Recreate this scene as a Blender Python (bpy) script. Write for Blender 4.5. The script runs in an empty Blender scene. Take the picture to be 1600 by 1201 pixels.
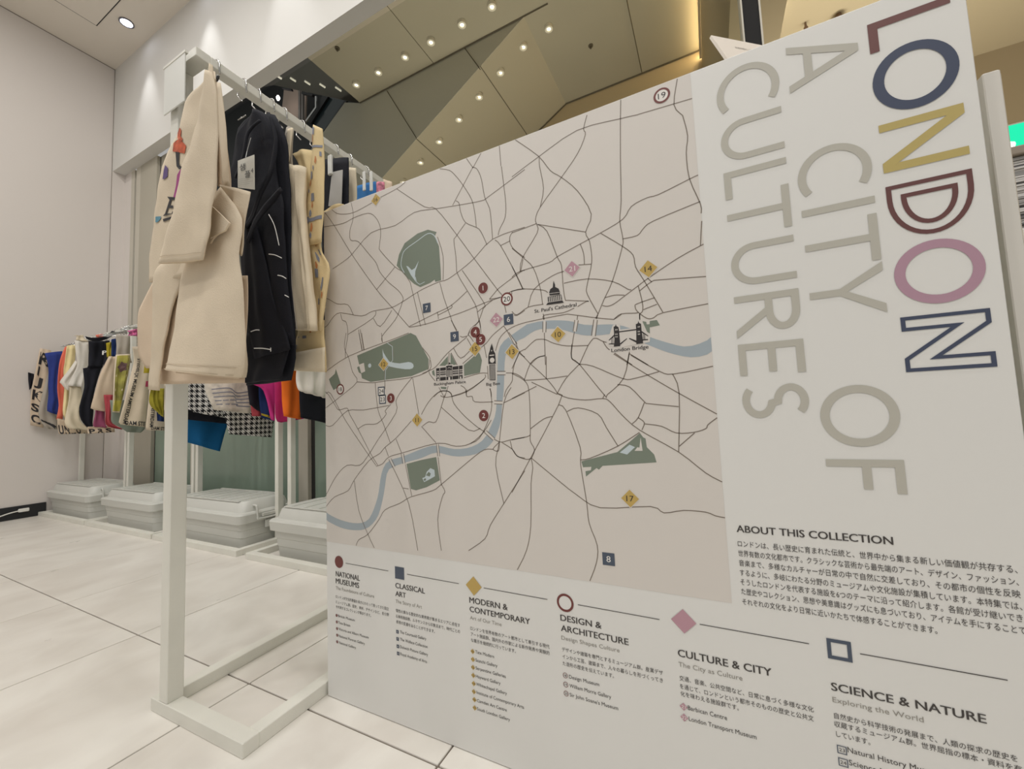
import bpy, math, random
from mathutils import Vector, Matrix, noise as mnoise
S = bpy.context.scene
COL = S.collection

# ---------------------------------------------------------------- camera
F_PX = 622.44
YAW, PITCH, ROLL = math.radians(-26.3776), math.radians(4.0831), math.radians(-2.4215)
CAM = Vector((0, 0, 0.667))
def _axes():
    cy, sy = math.cos(YAW), math.sin(YAW)
    fwd = Vector((sy, cy, 0)); right = Vector((cy, -sy, 0)); up = Vector((0, 0, 1))
    cp, sp = math.cos(PITCH), math.sin(PITCH)
    f2 = cp*fwd + sp*up; u2 = -sp*fwd + cp*up
    cr, sr = math.cos(ROLL), math.sin(ROLL)
    return cr*right + sr*u2, -sr*right + cr*u2, f2
AR, AU, AF = _axes()
cam = bpy.data.cameras.new('camera'); camo = bpy.data.objects.new('camera', cam); COL.objects.link(camo)
cam.sensor_fit = 'HORIZONTAL'; cam.sensor_width = 36; cam.lens = 36*F_PX/1600
cam.clip_start = 0.02; cam.clip_end = 200
m = Matrix.Identity(4)
for i in range(3):
    m[i][0] = AR[i]; m[i][1] = AU[i]; m[i][2] = -AF[i]; m[i][3] = CAM[i]
camo.matrix_world = m
S.camera = camo

def on(px, py, axis, val):
    d = (px-800)*AR - (py-600.5)*AU + F_PX*AF
    return CAM + d*((val-CAM[axis])/d[axis])

# ---------------------------------------------------------------- world, exposure, big lights
def lin(c):
    return tuple(((v/255)/12.92 if v/255 <= .04045 else ((v/255+.055)/1.055)**2.4) for v in c)
w = bpy.data.worlds.new('world'); S.world = w; w.use_nodes = True
w.node_tree.nodes['Background'].inputs[0].default_value = (1, .98, .95, 1)
w.node_tree.nodes['Background'].inputs[1].default_value = .38
S.view_settings.view_transform = 'Standard'; S.view_settings.look = 'None'
S.view_settings.gamma = 1; S.view_settings.use_curve_mapping = False
S.view_settings.exposure = 0.02
def light(kind, name, loc, power, color=(1, .985, .96), target=None, **kw):
    l = bpy.data.lights.new(name, kind); l.energy = power; l.color = color
    for k, v in kw.items(): setattr(l, k, v)
    o = bpy.data.objects.new(name, l); COL.objects.link(o); o.location = loc
    if target is not None:
        o.rotation_euler = (Vector(target)-Vector(loc)).to_track_quat('-Z', 'Y').to_euler()
    return o
for gx in (-3.7, -2.8, -1.9, -1.0, -.1, .9, 1.9):
    for gy in (.35, -.75, -1.85):
        light('AREA', 'store_ceiling_lamp', (gx, gy, 4.12), 7.9, shape='DISK', size=.12)
light('AREA', 'mall_bounce_fill', (-1.4, 4.3, .3), 88, (1, .94, .82), target=(-1.4, 4.31, 5), shape='RECTANGLE', size=7.6, size_y=2.2, spread=math.radians(80))  # added fill lamp, hidden near the floor, in place of bounced light
light('AREA', 'mall_bounce_fill', (3.6, 4.2, .3), 60, (1, .94, .82), target=(3.6, 4.21, 5), shape='RECTANGLE', size=3.5, size_y=3.0, spread=math.radians(160))  # second added fill lamp, put in to brighten the tan ceiling

# ---------------------------------------------------------------- helpers
MATS = {}
def mat(name, rgb, rough=.6, metal=0, noise=0.0, scale=20, bump=0.0, bscale=200, emit=None, estr=1, spec=.5, stretch=None, weave=0):
    if name in MATS: return MATS[name]
    m = bpy.data.materials.new(name); m.use_nodes = True
    nt = m.node_tree; N = nt.nodes; L = nt.links; b = N['Principled BSDF']
    c = lin(rgb); b.inputs['Base Color'].default_value = (*c, 1)
    b.inputs['Roughness'].default_value = rough; b.inputs['Metallic'].default_value = metal
    b.inputs['Specular IOR Level'].default_value = spec
    tc = N.new('ShaderNodeTexCoord')
    src = tc.outputs['Object']
    if stretch:
        mp = N.new('ShaderNodeMapping'); mp.inputs['Scale'].default_value = stretch
        L.new(src, mp.inputs['Vector']); src = mp.outputs[0]
    if noise:
        n = N.new('ShaderNodeTexNoise'); n.inputs['Scale'].default_value = scale; n.inputs['Detail'].default_value = 5
        L.new(src, n.inputs['Vector'])
        r = N.new('ShaderNodeValToRGB')
        r.color_ramp.elements[0].position = .3; r.color_ramp.elements[1].position = .7
        r.color_ramp.elements[0].color = (*[v*(1-noise) for v in c], 1)
        r.color_ramp.elements[1].color = (*[min(1, v*(1+noise*.6)) for v in c], 1)
        L.new(n.outputs['Fac'], r.inputs[0]); L.new(r.outputs[0], b.inputs['Base Color'])
    if bump:
        n = N.new('ShaderNodeTexNoise'); n.inputs['Scale'].default_value = bscale; n.inputs['Detail'].default_value = 3
        L.new(tc.outputs['Object'], n.inputs['Vector'])
        bp = N.new('ShaderNodeBump'); bp.inputs['Strength'].default_value = bump; bp.inputs['Distance'].default_value = .002
        L.new(n.outputs['Fac'], bp.inputs['Height']); L.new(bp.outputs[0], b.inputs['Normal'])
    if emit:
        b.inputs['Emission Color'].default_value = (*lin(emit), 1); b.inputs['Emission Strength'].default_value = estr
    MATS[name] = m
    return m

def mesh_obj(name, vs, fs, m, parent=None, smooth=False):
    me = bpy.data.meshes.new(name); me.from_pydata([tuple(v) for v in vs], [], fs); me.update()
    if m is not None:
        for mm in (m if isinstance(m, list) else [m]): me.materials.append(mm)
    if smooth:
        for p in me.polygons: p.use_smooth = True
    o = bpy.data.objects.new(name, me); COL.objects.link(o)
    if parent: o.parent = parent
    return o

def crisp(o, deg=28):
    o.data.set_sharp_from_angle(angle=math.radians(deg)); return o

class MB:
    def __init__(s): s.v = []; s.f = []
    def add(s, vs, fs):
        n = len(s.v); s.v += [tuple(v) for v in vs]; s.f += [tuple(i+n for i in f) for f in fs]
    def box(s, a, b, bev=0.0):
        (x0, y0, z0), (x1, y1, z1) = a, b
        x0, x1 = sorted((x0, x1)); y0, y1 = sorted((y0, y1)); z0, z1 = sorted((z0, z1))
        if bev <= 0:
            s.add([(x0,y0,z0),(x1,y0,z0),(x1,y1,z0),(x0,y1,z0),(x0,y0,z1),(x1,y0,z1),(x1,y1,z1),(x0,y1,z1)],
                  [(0,3,2,1),(4,5,6,7),(0,1,5,4),(1,2,6,5),(2,3,7,6),(3,0,4,7)])
        else:
            r = bev; secs = []
            def ring(z, i): return [(x0+i+r,y0+i,z),(x1-i-r,y0+i,z),(x1-i,y0+i+r,z),(x1-i,y1-i-r,z),(x1-i-r,y1-i,z),(x0+i+r,y1-i,z),(x0+i,y1-i-r,z),(x0+i,y0+i+r,z)]
            secs = [ring(z0, r*.7), ring(z0+r, 0), ring(z1-r, 0), ring(z1, r*.7)]
            s.loft(secs)
    def loft(s, secs, cap=True, flip=False):
        n = len(secs[0]); vs = [p for q in secs for p in q]; fs = []
        for k in range(len(secs)-1):
            for i in range(n):
                j = (i+1) % n
                fs.append((k*n+i, k*n+j, (k+1)*n+j, (k+1)*n+i))
        if cap:
            fs.append(tuple(reversed(range(n)))); fs.append(tuple(range((len(secs)-1)*n, len(secs)*n)))
        s.add(vs, fs)
    def tube(s, pts, r, n=8, cap=True):
        pts = [Vector(p) for p in pts]; secs = []
        for i, p in enumerate(pts):
            t = (pts[min(i+1, len(pts)-1)]-pts[max(i-1, 0)]).normalized()
            a = Vector((0, 0, 1)) if abs(t.z) < .9 else Vector((1, 0, 0))
            if i: a = prev
            u = (a - t*a.dot(t)).normalized(); prev = u; v = t.cross(u)
            rr = r[i] if isinstance(r, (list, tuple)) else r
            secs.append([p + u*math.cos(2*math.pi*k/n)*rr + v*math.sin(2*math.pi*k/n)*rr for k in range(n)])
        s.loft(secs, cap)
    def build(s, name, m, parent=None, smooth=False): return mesh_obj(name, s.v, s.f, m, parent, smooth)

def thing(name, label, cat, loc=(0, 0, 0), group=None):
    o = bpy.data.objects.new(name, None); COL.objects.link(o); o.empty_display_size = .05
    o.location = loc; o['label'] = label; o['category'] = cat
    if group: o['group'] = group
    bpy.context.view_layer.update()
    return o
def tag(o, label, cat, group=None):
    o['label'] = label; o['category'] = cat
    if group: o['group'] = group
    return o
def keep(o, parent):      # parent while keeping world coordinates of the vertices
    o.parent = parent; o.matrix_parent_inverse = Matrix.Translation(-parent.location)
    return o
def struct(o): o['kind'] = 'structure'; return o
def hide_label(o, l): o['label'] = l; return o

_txt = {}
def text2d(body, bold=0.0):
    if (body, bold) in _txt: return _txt[(body, bold)]
    c = bpy.data.curves.new('t', 'FONT'); c.body = body; c.resolution_u = 3; c.offset = bold
    o = bpy.data.objects.new('t', c); COL.objects.link(o)
    dg = bpy.context.evaluated_depsgraph_get()
    me = bpy.data.meshes.new_from_object(o.evaluated_get(dg))
    vs = [(v.co.x, v.co.y) for v in me.vertices]; fs = [tuple(p.vertices) for p in me.polygons]
    bpy.data.objects.remove(o); bpy.data.curves.remove(c); bpy.data.meshes.remove(me)
    _txt[(body, bold)] = (vs, fs)
    return vs, fs
CAPH = max(v[1] for v in text2d('H')[0])

def smooth_poly(p, k=3):
    if len(p) < 3 or k < 2: return list(p)
    out = []
    for i in range(len(p)-1):
        p0 = p[max(i-1, 0)]; p1 = p[i]; p2 = p[i+1]; p3 = p[min(i+2, len(p)-1)]
        for j in range(k):
            t = j/k
            out.append(tuple(.5*((2*p1[a])+(-p0[a]+p2[a])*t+(2*p0[a]-5*p1[a]+4*p2[a]-p3[a])*t*t+(-p0[a]+3*p1[a]-3*p2[a]+p3[a])*t**3) for a in range(len(p1))))
    out.append(tuple(p[-1]))
    return out
def ribbon2d(p, wd, closed=False):
    n = len(p); vs = []; fs = []
    for i in range(n):
        if closed: a, b = p[(i-1) % n], p[(i+1) % n]
        else: a, b = p[max(i-1, 0)], p[min(i+1, n-1)]
        c = p[i]
        def nd(u, v):
            d = math.hypot(v[0]-u[0], v[1]-u[1]) or 1e-9
            return ((v[0]-u[0])/d, (v[1]-u[1])/d)
        d1 = nd(a, c) if (closed or i > 0) else nd(c, b)
        d2 = nd(c, b) if (closed or i < n-1) else nd(a, c)
        tx, ty = d1[0]+d2[0], d1[1]+d2[1]; l = math.hypot(tx, ty)
        if l < 1e-6: tx, ty, l = d1[0], d1[1], 1
        tx /= l; ty /= l; cosb = max(.35, tx*d1[0]+ty*d1[1]); h = wd/2/cosb
        vs += [(c[0]-ty*h, c[1]+tx*h), (c[0]+ty*h, c[1]-tx*h)]
    for i in range(n if closed else n-1):
        j = (i+1) % n
        fs.append((2*i, 2*i+1, 2*j+1, 2*j))
    return vs, fs

# ================================================================ STRUCTURE
M_wall = mat('wall_paint', (219, 212, 206), .75, bump=.15, bscale=60)
M_bulk = mat('bulkhead_paint', (218, 216, 211), .7, bump=.1, bscale=60)
M_ceil = mat('ceiling_paint', (226, 218, 206), .8)
M_black = mat('black_skirting', (28, 29, 33), .5)
M_dark = mat('dark_joint', (46, 44, 42), .8)
M_joint = mat('soft_joint', (128, 118, 108), .8)
M_grout = mat('grout', (112, 101, 90), .9)
M_steel = mat('white_powder_coat', (226, 224, 214), .42, noise=.05, scale=9, bump=.1, bscale=300)
M_chrome = mat('chrome_wire', (200, 200, 200), .18, metal=1)
M_frame = mat('glazing_frame', (196, 190, 176), .5)
M_panel = mat('glazing_panel', (176, 170, 155), .5)

def tile_material():
    m = bpy.data.materials.new('porcelain_tile'); m.use_nodes = True
    nt = m.node_tree; N = nt.nodes; L = nt.links; b = N['Principled BSDF']
    geo = N.new('ShaderNodeNewGeometry'); oi = N.new('ShaderNodeObjectInfo')
    mp = N.new('ShaderNodeMapping'); mp.inputs['Scale'].default_value = (1.2, .8, 1); L.new(geo.outputs['Position'], mp.inputs['Vector'])
    add = N.new('ShaderNodeVectorMath'); add.operation = 'ADD'; L.new(mp.outputs[0], add.inputs[0])
    mul = N.new('ShaderNodeMath'); mul.operation = 'MULTIPLY'; mul.inputs[1].default_value = 40; L.new(oi.outputs['Random'], mul.inputs[0])
    L.new(mul.outputs[0], add.inputs[1])
    n = N.new('ShaderNodeTexNoise'); n.inputs['Scale'].default_value = 4.2; n.inputs['Detail'].default_value = 9; n.inputs['Distortion'].default_value = .6
    L.new(add.outputs[0], n.inputs['Vector'])
    r = N.new('ShaderNodeValToRGB'); e = r.color_ramp.elements
    e[0].position = .32; e[0].color = (*lin((214, 208, 199)), 1); e[1].position = .68; e[1].color = (*lin((231, 227, 219)), 1)
    L.new(n.outputs['Fac'], r.inputs[0]); L.new(r.outputs[0], b.inputs['Base Color'])
    n2 = N.new('ShaderNodeTexNoise'); n2.inputs['Scale'].default_value = 6; n2.inputs['Detail'].default_value = 4; L.new(add.outputs[0], n2.inputs['Vector'])
    mr = N.new('ShaderNodeMapRange'); mr.inputs[3].default_value = .22; mr.inputs[4].default_value = .42; L.new(n2.outputs['Fac'], mr.inputs[0]); L.new(mr.outputs[0], b.inputs['Roughness'])
    return m
M_tile = tile_material()

mb = MB(); mb.box((-5.2, -2.6, -.16), (3.2, 1.76, -.0035)); floor = struct(mb.build('floor', M_grout))
rt = random.Random(3)
tmesh = None
GX, GY, TW, GAP = -.516, .651, .6, .0040
for i in range(-8, 6):
    for j in range(-5, 2):
        x0 = GX+TW*i; y0 = GY+TW*j
        x1 = x0+TW; y1 = y0+TW
        cx0, cx1, cy1 = max(x0, -4.945), x1, min(y1, 1.69)
        if cx1-cx0 < .05 or cy1-y0 < .05: continue
        full = (cx0 == x0 and cy1 == y1)
        if full and tmesh is not None:
            o = bpy.data.objects.new('floor_tile', tmesh); COL.objects.link(o)
        else:
            mb = MB(); mb.box((GAP/2, GAP/2, -.009), (cx1-cx0-GAP/2, cy1-y0-GAP/2, 0), bev=.0012)
            o = mb.build('floor_tile', M_tile)
            if full: tmesh = o.data
        o.location = (cx0, y0, 0); o.parent = floor

mb = MB(); mb.box((-5.15, -2.6, 0), (-4.95, 1.69, 4.15)); struct(mb.build('wall_left', M_wall))
mb = MB(); mb.box((-4.95, -2.6, 0), (-4.936, 1.26, .1), bev=.001); struct(mb.build('baseboard_left', M_black))
mb = MB(); mb.box((-4.949, 1.597, .0), (-4.946, 1.6, 4.15)); struct(mb.build('trim_1', M_joint))
mb = MB(); mb.box((-4.95, 1.6, 3.118), (3.2, 1.69, 4.30)); bulk = struct(mb.build('wall_back', M_bulk))
mb = MB(); mb.box((-5.15, -2.6, 4.15), (3.2, 1.6, 4.30)); ceil = struct(mb.build('ceiling', M_ceil))
mb = MB(); mb.box((-4.95, -2.6, 4.1455), (-4.946, 1.6, 4.1495)); struct(mb.build('trim_2', M_joint))

# ceiling access panel with its shadow gap
hp = thing('ceiling_access_panel', 'square flush access panel in the white ceiling with a thin dark joint around it', 'ceiling panel', (-4.23, 1.05, 4.15))
mb = MB(); mb.box((-4.515, .725, 4.1465), (-3.915, 1.335, 4.1498)); keep(mb.build('joint', M_dark), hp)
mb = MB(); mb.box((-4.508, .732, 4.1445), (-3.922, 1.328, 4.1465)); keep(mb.build('hatch', M_ceil), hp)

# store downlights that wash the bulkhead
M_lamp = mat('lamp_glow', (255, 255, 255), .5, emit=(235, 240, 255), estr=14)
M_ring = mat('lamp_ring', (120, 120, 128), .3, metal=.6)
def disc(mbx, cx, cy, z, r, n=24, up=True):
    mbx.add([(cx+r*math.cos(2*math.pi*k/n), cy+r*math.sin(2*math.pi*k/n), z) for k in range(n)], [tuple(range(n))])
def ringmb(cx, cy, z0, z1, r0, r1, n=28):
    mbx = MB(); v = []; f = []
    for (r, z) in ((r1, z0), (r1, z1), (r0, z1), (r0, z0)):
        v += [(cx+r*math.cos(2*math.pi*k/n), cy+r*math.sin(2*math.pi*k/n), z) for k in range(n)]
    for s in range(4):
        for k in range(n):
            a, b = s*n+k, s*n+(k+1) % n; c, d = ((s+1) % 4)*n+(k+1) % n, ((s+1) % 4)*n+k
            f.append((a, b, c, d))
    mbx.add(v, f); return mbx
DL = [(-4.262, 'store downlight in the white ceiling nearest the left wall, glowing bright white'),
      (-3.30, 'store downlight in the white ceiling, next one to the right of the lit corner downlight'),
      (-2.34, None), (-1.38, None), (-.4, None)]
for x, lab in DL:
    if lab:
        t = thing('recessed_downlight', lab, 'ceiling light', (x, 1.44, 4.15), 'store downlights')
        keep(ringmb(x, 1.44, 4.142, 4.1495, .040, .050).build('ring', M_ring), t)
        mb = MB(); disc(mb, x, 1.44, 4.1475, .0405); keep(mb.build('lens', M_lamp), t)
    light('SPOT', 'downlight_beam', (x, 1.42, 4.135), 19, (.97, .98, 1), target=(x, 1.60, 2.9), spot_size=math.radians(44), spot_blend=.85, shadow_soft_size=.03)

# storefront glazing under the bulkhead
def glass_mat(name, tint, rough=.02, trans=.85):
    m = bpy.data.materials.new(name); m.use_nodes = True; nt = m.node_tree; N = nt.nodes; L = nt.links
    for n in list(N): 
        if n.type != 'OUTPUT_MATERIAL': N.remove(n)
    out = [n for n in N if n.type == 'OUTPUT_MATERIAL'][0]
    tr = N.new('ShaderNodeBsdfTransparent'); tr.inputs[0].default_value = (*tint, 1)
    gl = N.new('ShaderNodeBsdfGlossy'); gl.inputs['Roughness'].default_value = 0; gl.inputs[0].default_value = (.9, .9, .9, 1)
    lw = N.new('ShaderNodeLayerWeight'); lw.inputs[0].default_value = .5
    pw = N.new('ShaderNodeMath'); pw.operation = 'POWER'; pw.inputs[1].default_value = 4; L.new(lw.outputs['Facing'], pw.inputs[0])
    fr = N.new('ShaderNodeMath'); fr.operation = 'MULTIPLY_ADD'; fr.inputs[1].default_value = .0; fr.inputs[2].default_value = .0; L.new(pw.outputs[0], fr.inputs[0])
    mx = N.new('ShaderNodeMixShader'); L.new(fr.outputs[0], mx.inputs[0]); L.new(tr.outputs[0], mx.inputs[1]); L.new(gl.outputs[0], mx.inputs[2])
    L.new(mx.outputs[0], out.inputs[0]); return m
M_glass = glass_mat('clear_glass', (.90, .91, .89))
M_green = mat('green_window_film', (140, 158, 143), .25, noise=.12, scale=1.4)
M_frost = mat('grey_window_film', (172, 167, 152), .45)
YG = 1.715
def win(n, x0, x1, z1=1.12, film=M_green, full=False):
    s = bpy.data.objects.new('window_%d' % n, None); COL.objects.link(s); s['kind'] = 'structure'
    if full:
     mb = MB(); mb.box((x0, YG, z1), (x1, YG+.008, 3.118))
     g = mb.build('upper_pane', M_frost if full else M_glass, s)
    mb = MB(); mb.box((x0, YG, .02), (x1, YG+.008, z1)); mb.build('filmed_pane', film, s)
    return s
mb = MB(); mb.box((-3.59, YG+.001, 1.121), (.205, YG+.007, 3.117)); wu = mb.build('window_5', M_glass); struct(wu)
def xat(px): return on(px, 700, 1, YG)[0]
win(1, -4.30, -3.66, full=True); win(2, -3.60, -2.38); win(3, -2.26, -1.05); win(4, -.99, .19)
fr = [(-4.93, -4.80, M_wall), (-4.80, -4.735, M_frame), (-4.735, -4.70, M_dark), (-4.70, -4.62, M_frame), (-4.62, -4.312, M_panel), (-4.312, -4.298, M_dark),
      (-3.675, -3.62, M_frame), (-3.62, -3.588, M_dark), (-2.385, -2.295, M_frame), (-2.295, -2.262, M_dark), (-1.05, -.99, M_frame)]
LOW = {8, 9, 10}
for i, (a, b, m_) in enumerate(fr):
    dk = m_ is M_dark
    mb = MB(); mb.box((a, YG-(.0 if dk else .025), 0), (b, YG+.05, 1.12 if i in LOW else 3.118)); struct(mb.build('trim_%d' % (i+3), m_))
mb = MB(); mb.box((-4.95, 1.60, 0), (-4.93, 1.74, 3.118)); struct(mb.build('wall_return', M_wall))
M_jamb = mat('black_door_frame', (30, 29, 29), .65, spec=.2)
dj = thing('door_frame_post', 'black metal door frame post with pale edges standing behind the map board', 'door post', (.246, 1.78, 0))
mb = MB(); mb.box((.219, 1.75, 0), (.273, 1.82, 3.118)); keep(mb.build('post', M_jamb), dj)
for a, b in ((.213, .219), (.273, .279)):
    mb = MB(); mb.box((a, 1.745, 0), (b, 1.82, 3.118)); keep(mb.build('edge_strip', M_frame), dj)

# ================================================================ MALL BEYOND THE GLASS
M_m1 = mat('mall_ceiling_paint', (150, 142, 122), .65, noise=.04, scale=1)
M_m2 = mat('mall_side_cladding', (186, 182, 166), .6)
M_m3 = mat('escalator_soffit_cladding', (158, 149, 128), .6)
M_m4 = mat('mall_wall_cladding', (178, 162, 132), .6)
M_seam = mat('cladding_seam', (78, 70, 54), .8)
M_md = mat('dark_soffit', (84, 84, 82), .5)
HC = 6.0
mb = MB(); mb.box((-14, 1.76, -.16), (8, 8, -.02)); struct(mb.build('floor_mall', mat('mall_floor', (150, 142, 128), .4)))
Bx, Ax = -1.90, -4.95; y2, y3 = 4.665, 6.415; SL = .5634
def prism(poly, d):     # extrude polygon by vector d
    n = len(poly); poly = [Vector(p) for p in poly]; d = Vector(d)
    mbx = MB(); mbx.add(poly+[p+d for p in poly], [tuple(range(n)), tuple(reversed(range(n, 2*n)))]+[(i, n+i, n+(i+1) % n, (i+1) % n) for i in range(n)])
    return mbx
cm = struct(prism([(Ax, 1.76, HC), (6, 1.76, HC), (6, y3, HC), (Bx, y3, HC), (Bx, y2, HC), (Ax, y2, HC)], (0, 0, .12)).build('ceiling_mall', M_m1))
esc = thing('escalator_underside', 'olive clad escalator underside sloping down to the left beyond the glass', 'escalator', (-5, 5.5, 0))
XL = -9.5
zl = HC-(Bx-XL)*SL
xm = -6.1; zm = HC-(Bx-xm)*SL
keep(prism([(Bx, y2, HC), (Ax, y2, HC), (-5.32, y2, 6.16), (-6.45, y2, 5.46), (XL, y2, 3.7), (XL, y2, zl)], (0, .0025, 0)).build('side_cladding', M_m2), esc)
keep(prism([(Bx, y2+.003, HC), (XL, y2+.003, zl), (XL, y3-.003, zl), (Bx, y3-.003, HC)], (-.03, 0, .09)).build('soffit', M_m3), esc)
bw = struct(prism([(XL, y3, -.02), (XL, y3, 6.3), (6, y3, 6.3), (6, y3, -.02)], (0, .1, 0)).build('wall_mall_back', M_m4))
def seam(p, q, r=.008, name='seam', parent=None, mt=None):
    mbx = MB(); mbx.tube([p, q], r, 4); o = mbx.build(name, mt or M_seam)
    if parent is not None: keep(o, parent)
    else: struct(o)
    return o
seam((Ax, y2-.01, HC-.004), (Bx+.35, y2-.01, HC-.004), .012, 'joint', cm)
seam((Bx, y3-.01, HC-.004), (4, y3-.01, HC-.004), .016, 'joint', cm)
seam((Bx, y3-.01, HC-.01), (-5, y3-.01, HC-.01-(5+Bx)*SL), .014, 'joint', esc)
for qa, qb in (((604.4, 141.7), (650.5, 215.6)), ((726, 75), (750.6, 108.7))):      # cladding seams
    pa, pb = on(*qa, 1, y2-.004), on(*qb, 1, y2-.004)
    seam(pa, pb, .005, 'joint', esc)
    zb = HC-(Bx-pb.x)*SL-.003
    seam((pb.x, y2-.002, zb), (pb.x, y3, zb), .005, 'joint', esc)
for x_ in (-.62, 1.4): seam((x_, 1.8, HC-.002), (x_, y3, HC-.002), .006, 'joint', cm)
for x_ in (-3.4,): seam((x_, 1.8, HC-.002), (x_+.0, y2, HC-.002), .004, 'joint', cm)

M_can = mat('downlight_can', (215, 208, 190), .35)
M_cl = mat('downlight_glow', (255, 250, 235), .5, emit=(255, 244, 220), estr=4)
def mall_light(x, y, z, lab, grp, slope=0):
    t = thing('mall_downlight', lab, 'ceiling light', (x, y, z), grp)
    keep(ringmb(x, y, z-.05, z-.002, .029, .055, 20).build('rim', M_can), t)
    mb = MB(); disc(mb, x, y, z-.03, .030, 16); keep(mb.build('lens', M_cl), t)
for k, px in enumerate([(768.7, 7.5), (721.9, 35.6), (673.3, 63), (632.9, 86.3), (591.3, 110.3), (556.7, 129.7)]):
    p = on(px[0], px[1]+3, 2, HC-.04)
    mall_light(p.x, p.y, HC, 'small round mall downlight, number %s from the left in the upper straight row of six' % ['six', 'five', 'four', 'three', 'two', 'one'][k], 'upper row of mall downlights')
n3 = Vector((SL, 0, -1)).normalized()
for k, px in enumerate([(817.5, 71.6), (781.8, 111.8), (748.5, 149.8), (716.9, 184.9), (686.1, 219.5), (656.8, 252), (629.9, 283)]):
    d = (px[0]-800)*AR-(px[1]-600.5)*AU+F_PX*AF
    tt = (SL*(Bx)-HC+CAM.z - 0)/(SL*d.x-d.z) if False else ((SL*Bx-HC)-(SL*CAM.x-CAM.z))/(SL*d.x-d.z)
    p = CAM+d*tt
    mall_light(p.x, p.y, p.z+.02, 'small round downlight in the sloping escalator underside, number %s up from the board edge' % ['seven', 'six', 'five', 'four', 'three', 'two', 'one'][k], 'downlights of the escalator underside')
p = on(857.5, 44, 2, HC-.03); mall_light(p.x, p.y, HC, 'single mall downlight right of the ceiling corner point', 'lone mall downlight')
for px, lab in (((923, 73), 'tiny dark ceiling sprinkler right of the sloping soffit'), ((527, 77), 'tiny dark ceiling sprinkler above the upper row of downlights')):
    p = on(px[0], px[1], 2, HC-.02)
    t = thing('sprinkler_head', lab, 'sprinkler', (p.x, p.y, HC))
    keep(ringmb(p.x, p.y, HC-.012, HC-.001, .01, .035, 14).build('escutcheon', M_seam), t)
    mb = MB(); mb.tube([(p.x, p.y, HC), (p.x, p.y, HC-.05)], [.02, .012], 8); keep(mb.build('nozzle', M_seam), t)

# beam running away from the shop front with a warm cove beside it
mb = MB(); mb.box((.235, 1.9, 2.75), (.50, y3, HC)); struct(mb.build('beam_mall', mat('beam_cladding', (178, 162, 128), .6)))
M_cove = mat('cove_glow', (255, 235, 190), .5, emit=(255, 226, 175), estr=16)
t = thing('cove_light', 'warm glowing cove strip along the tan mall beam', 'cove light', (.22, 4.2, 5.9))
mb = MB(); mb.box((.212, 3.2, 5.86), (.234, 6.38, 5.93)); keep(mb.build('glowing_strip', M_cove), t)
mb = MB(); mb.box((.205, 3.2, 5.84), (.234, 6.38, 5.859)); keep(mb.build('ledge', M_m4), t)
# lower tan ceiling to the right
cr = struct(prism([(.50, 1.9, 4.6), (6, 1.9, 4.6), (6, y3, 4.6), (.50, y3, 4.6)], (0, 0, .1)).build('ceiling_mall_right', mat('tan_ceiling', (196, 182, 150), .65)))
seam((2.56, 1.9, 4.597), (2.56, y3, 4.597), .010, 'joint', cr)
t = thing('mall_spotlight', 'white angled spotlight on the tan mall ceiling right of the black post', 'ceiling light', (.74, 4.64, 4.6))
mb = MB(); mb.tube([(.78, 4.64, 4.6), (.77, 4.62, 4.5)], .012, 8); keep(mb.build('stem', M_can), t)
mb = MB(); mb.tube([(.70, 4.70, 4.56), (.83, 4.58, 4.50)], [.035, .05], 12); keep(mb.build('head', M_cl), t)
for (px, py, lab) in ((1311, 31, 'dark round track lamp just above the board edge under the tan ceiling'), (1259, 44, 'tiny dark ceiling lamp above the word culture')):
    p = on(px, py-2, 2, 4.55)
    t = thing('track_lamp', lab, 'lamp', (p.x, p.y, 4.6)); r_ = .055 if px > 1300 else .02
    mb = MB(); mb.tube([(p.x, p.y, 4.6), (p.x, p.y, 4.56), (p.x, p.y, 4.54), (p.x, p.y, 4.5)], [r_*.4, r_*.5, r_, r_*.8], 14); keep(mb.build('housing', mat('brown_metal', (120, 96, 78), .5)), t)

# dark upper hall at the far left with slot lights and escalator balustrade
e1_, e2_ = on(428, 133, 2, 6.3), on(547, 158.5, 2, 6.3)
sl_ = (e2_.y-e1_.y)/(e2_.x-e1_.x)
ds = struct(prism([(-12, 1.76, 6.3), (Ax, 1.76, 6.3), (Ax, e2_.y+sl_*(Ax-e2_.x), 6.3), e2_, e1_, (-12, max(1.9, e1_.y+sl_*(-12-e1_.x)), 6.3)], (0, 0, .12)).build('ceiling_dark_hall', M_md))
M_slot = mat('slot_glow', (220, 215, 200), .5, emit=(225, 220, 200), estr=.45)
for k, (a, b) in enumerate([((432, 118), (440, 123)), ((453.5, 121.5), (462, 127)), ((476, 126.5), (484.5, 132)), ((499.5, 131), (508, 136.5)), ((524, 136), (533, 142))]):
    p, q = on(*a, 2, 6.29), on(*b, 2, 6.29)
    mb = MB(); mb.tube([p, q], .016, 6)
    tag(mb.build('slot_light', M_slot), 'short slot light in the dark hall ceiling, %s of five from the left' % ['first', 'second', 'third', 'fourth', 'fifth'][k], 'ceiling light', 'slot lights in the dark hall')
mb = MB(); mb.box((-14, 6.43, 3), (-5.0, 6.5, 10)); struct(mb.build('wall_dark_hall', mat('dark_hall_wall', (58, 60, 62), .6)))
mb = MB(); mb.box((-14, 4.7, 9.9), (-5.0, 6.5, 10)); struct(mb.build('ceiling_upper_hall', M_md))
def quad_at(px4, y, dy=.04):
    return prism([on(x, yy, 1, y) for x, yy in px4], (0, dy, 0))
struct(quad_at([(444, 136), (478, 142), (476, 196), (440, 176)], 5.9).build('wall_upper_opening', mat('pinkish_wall', (176, 158, 146), .7)))
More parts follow.
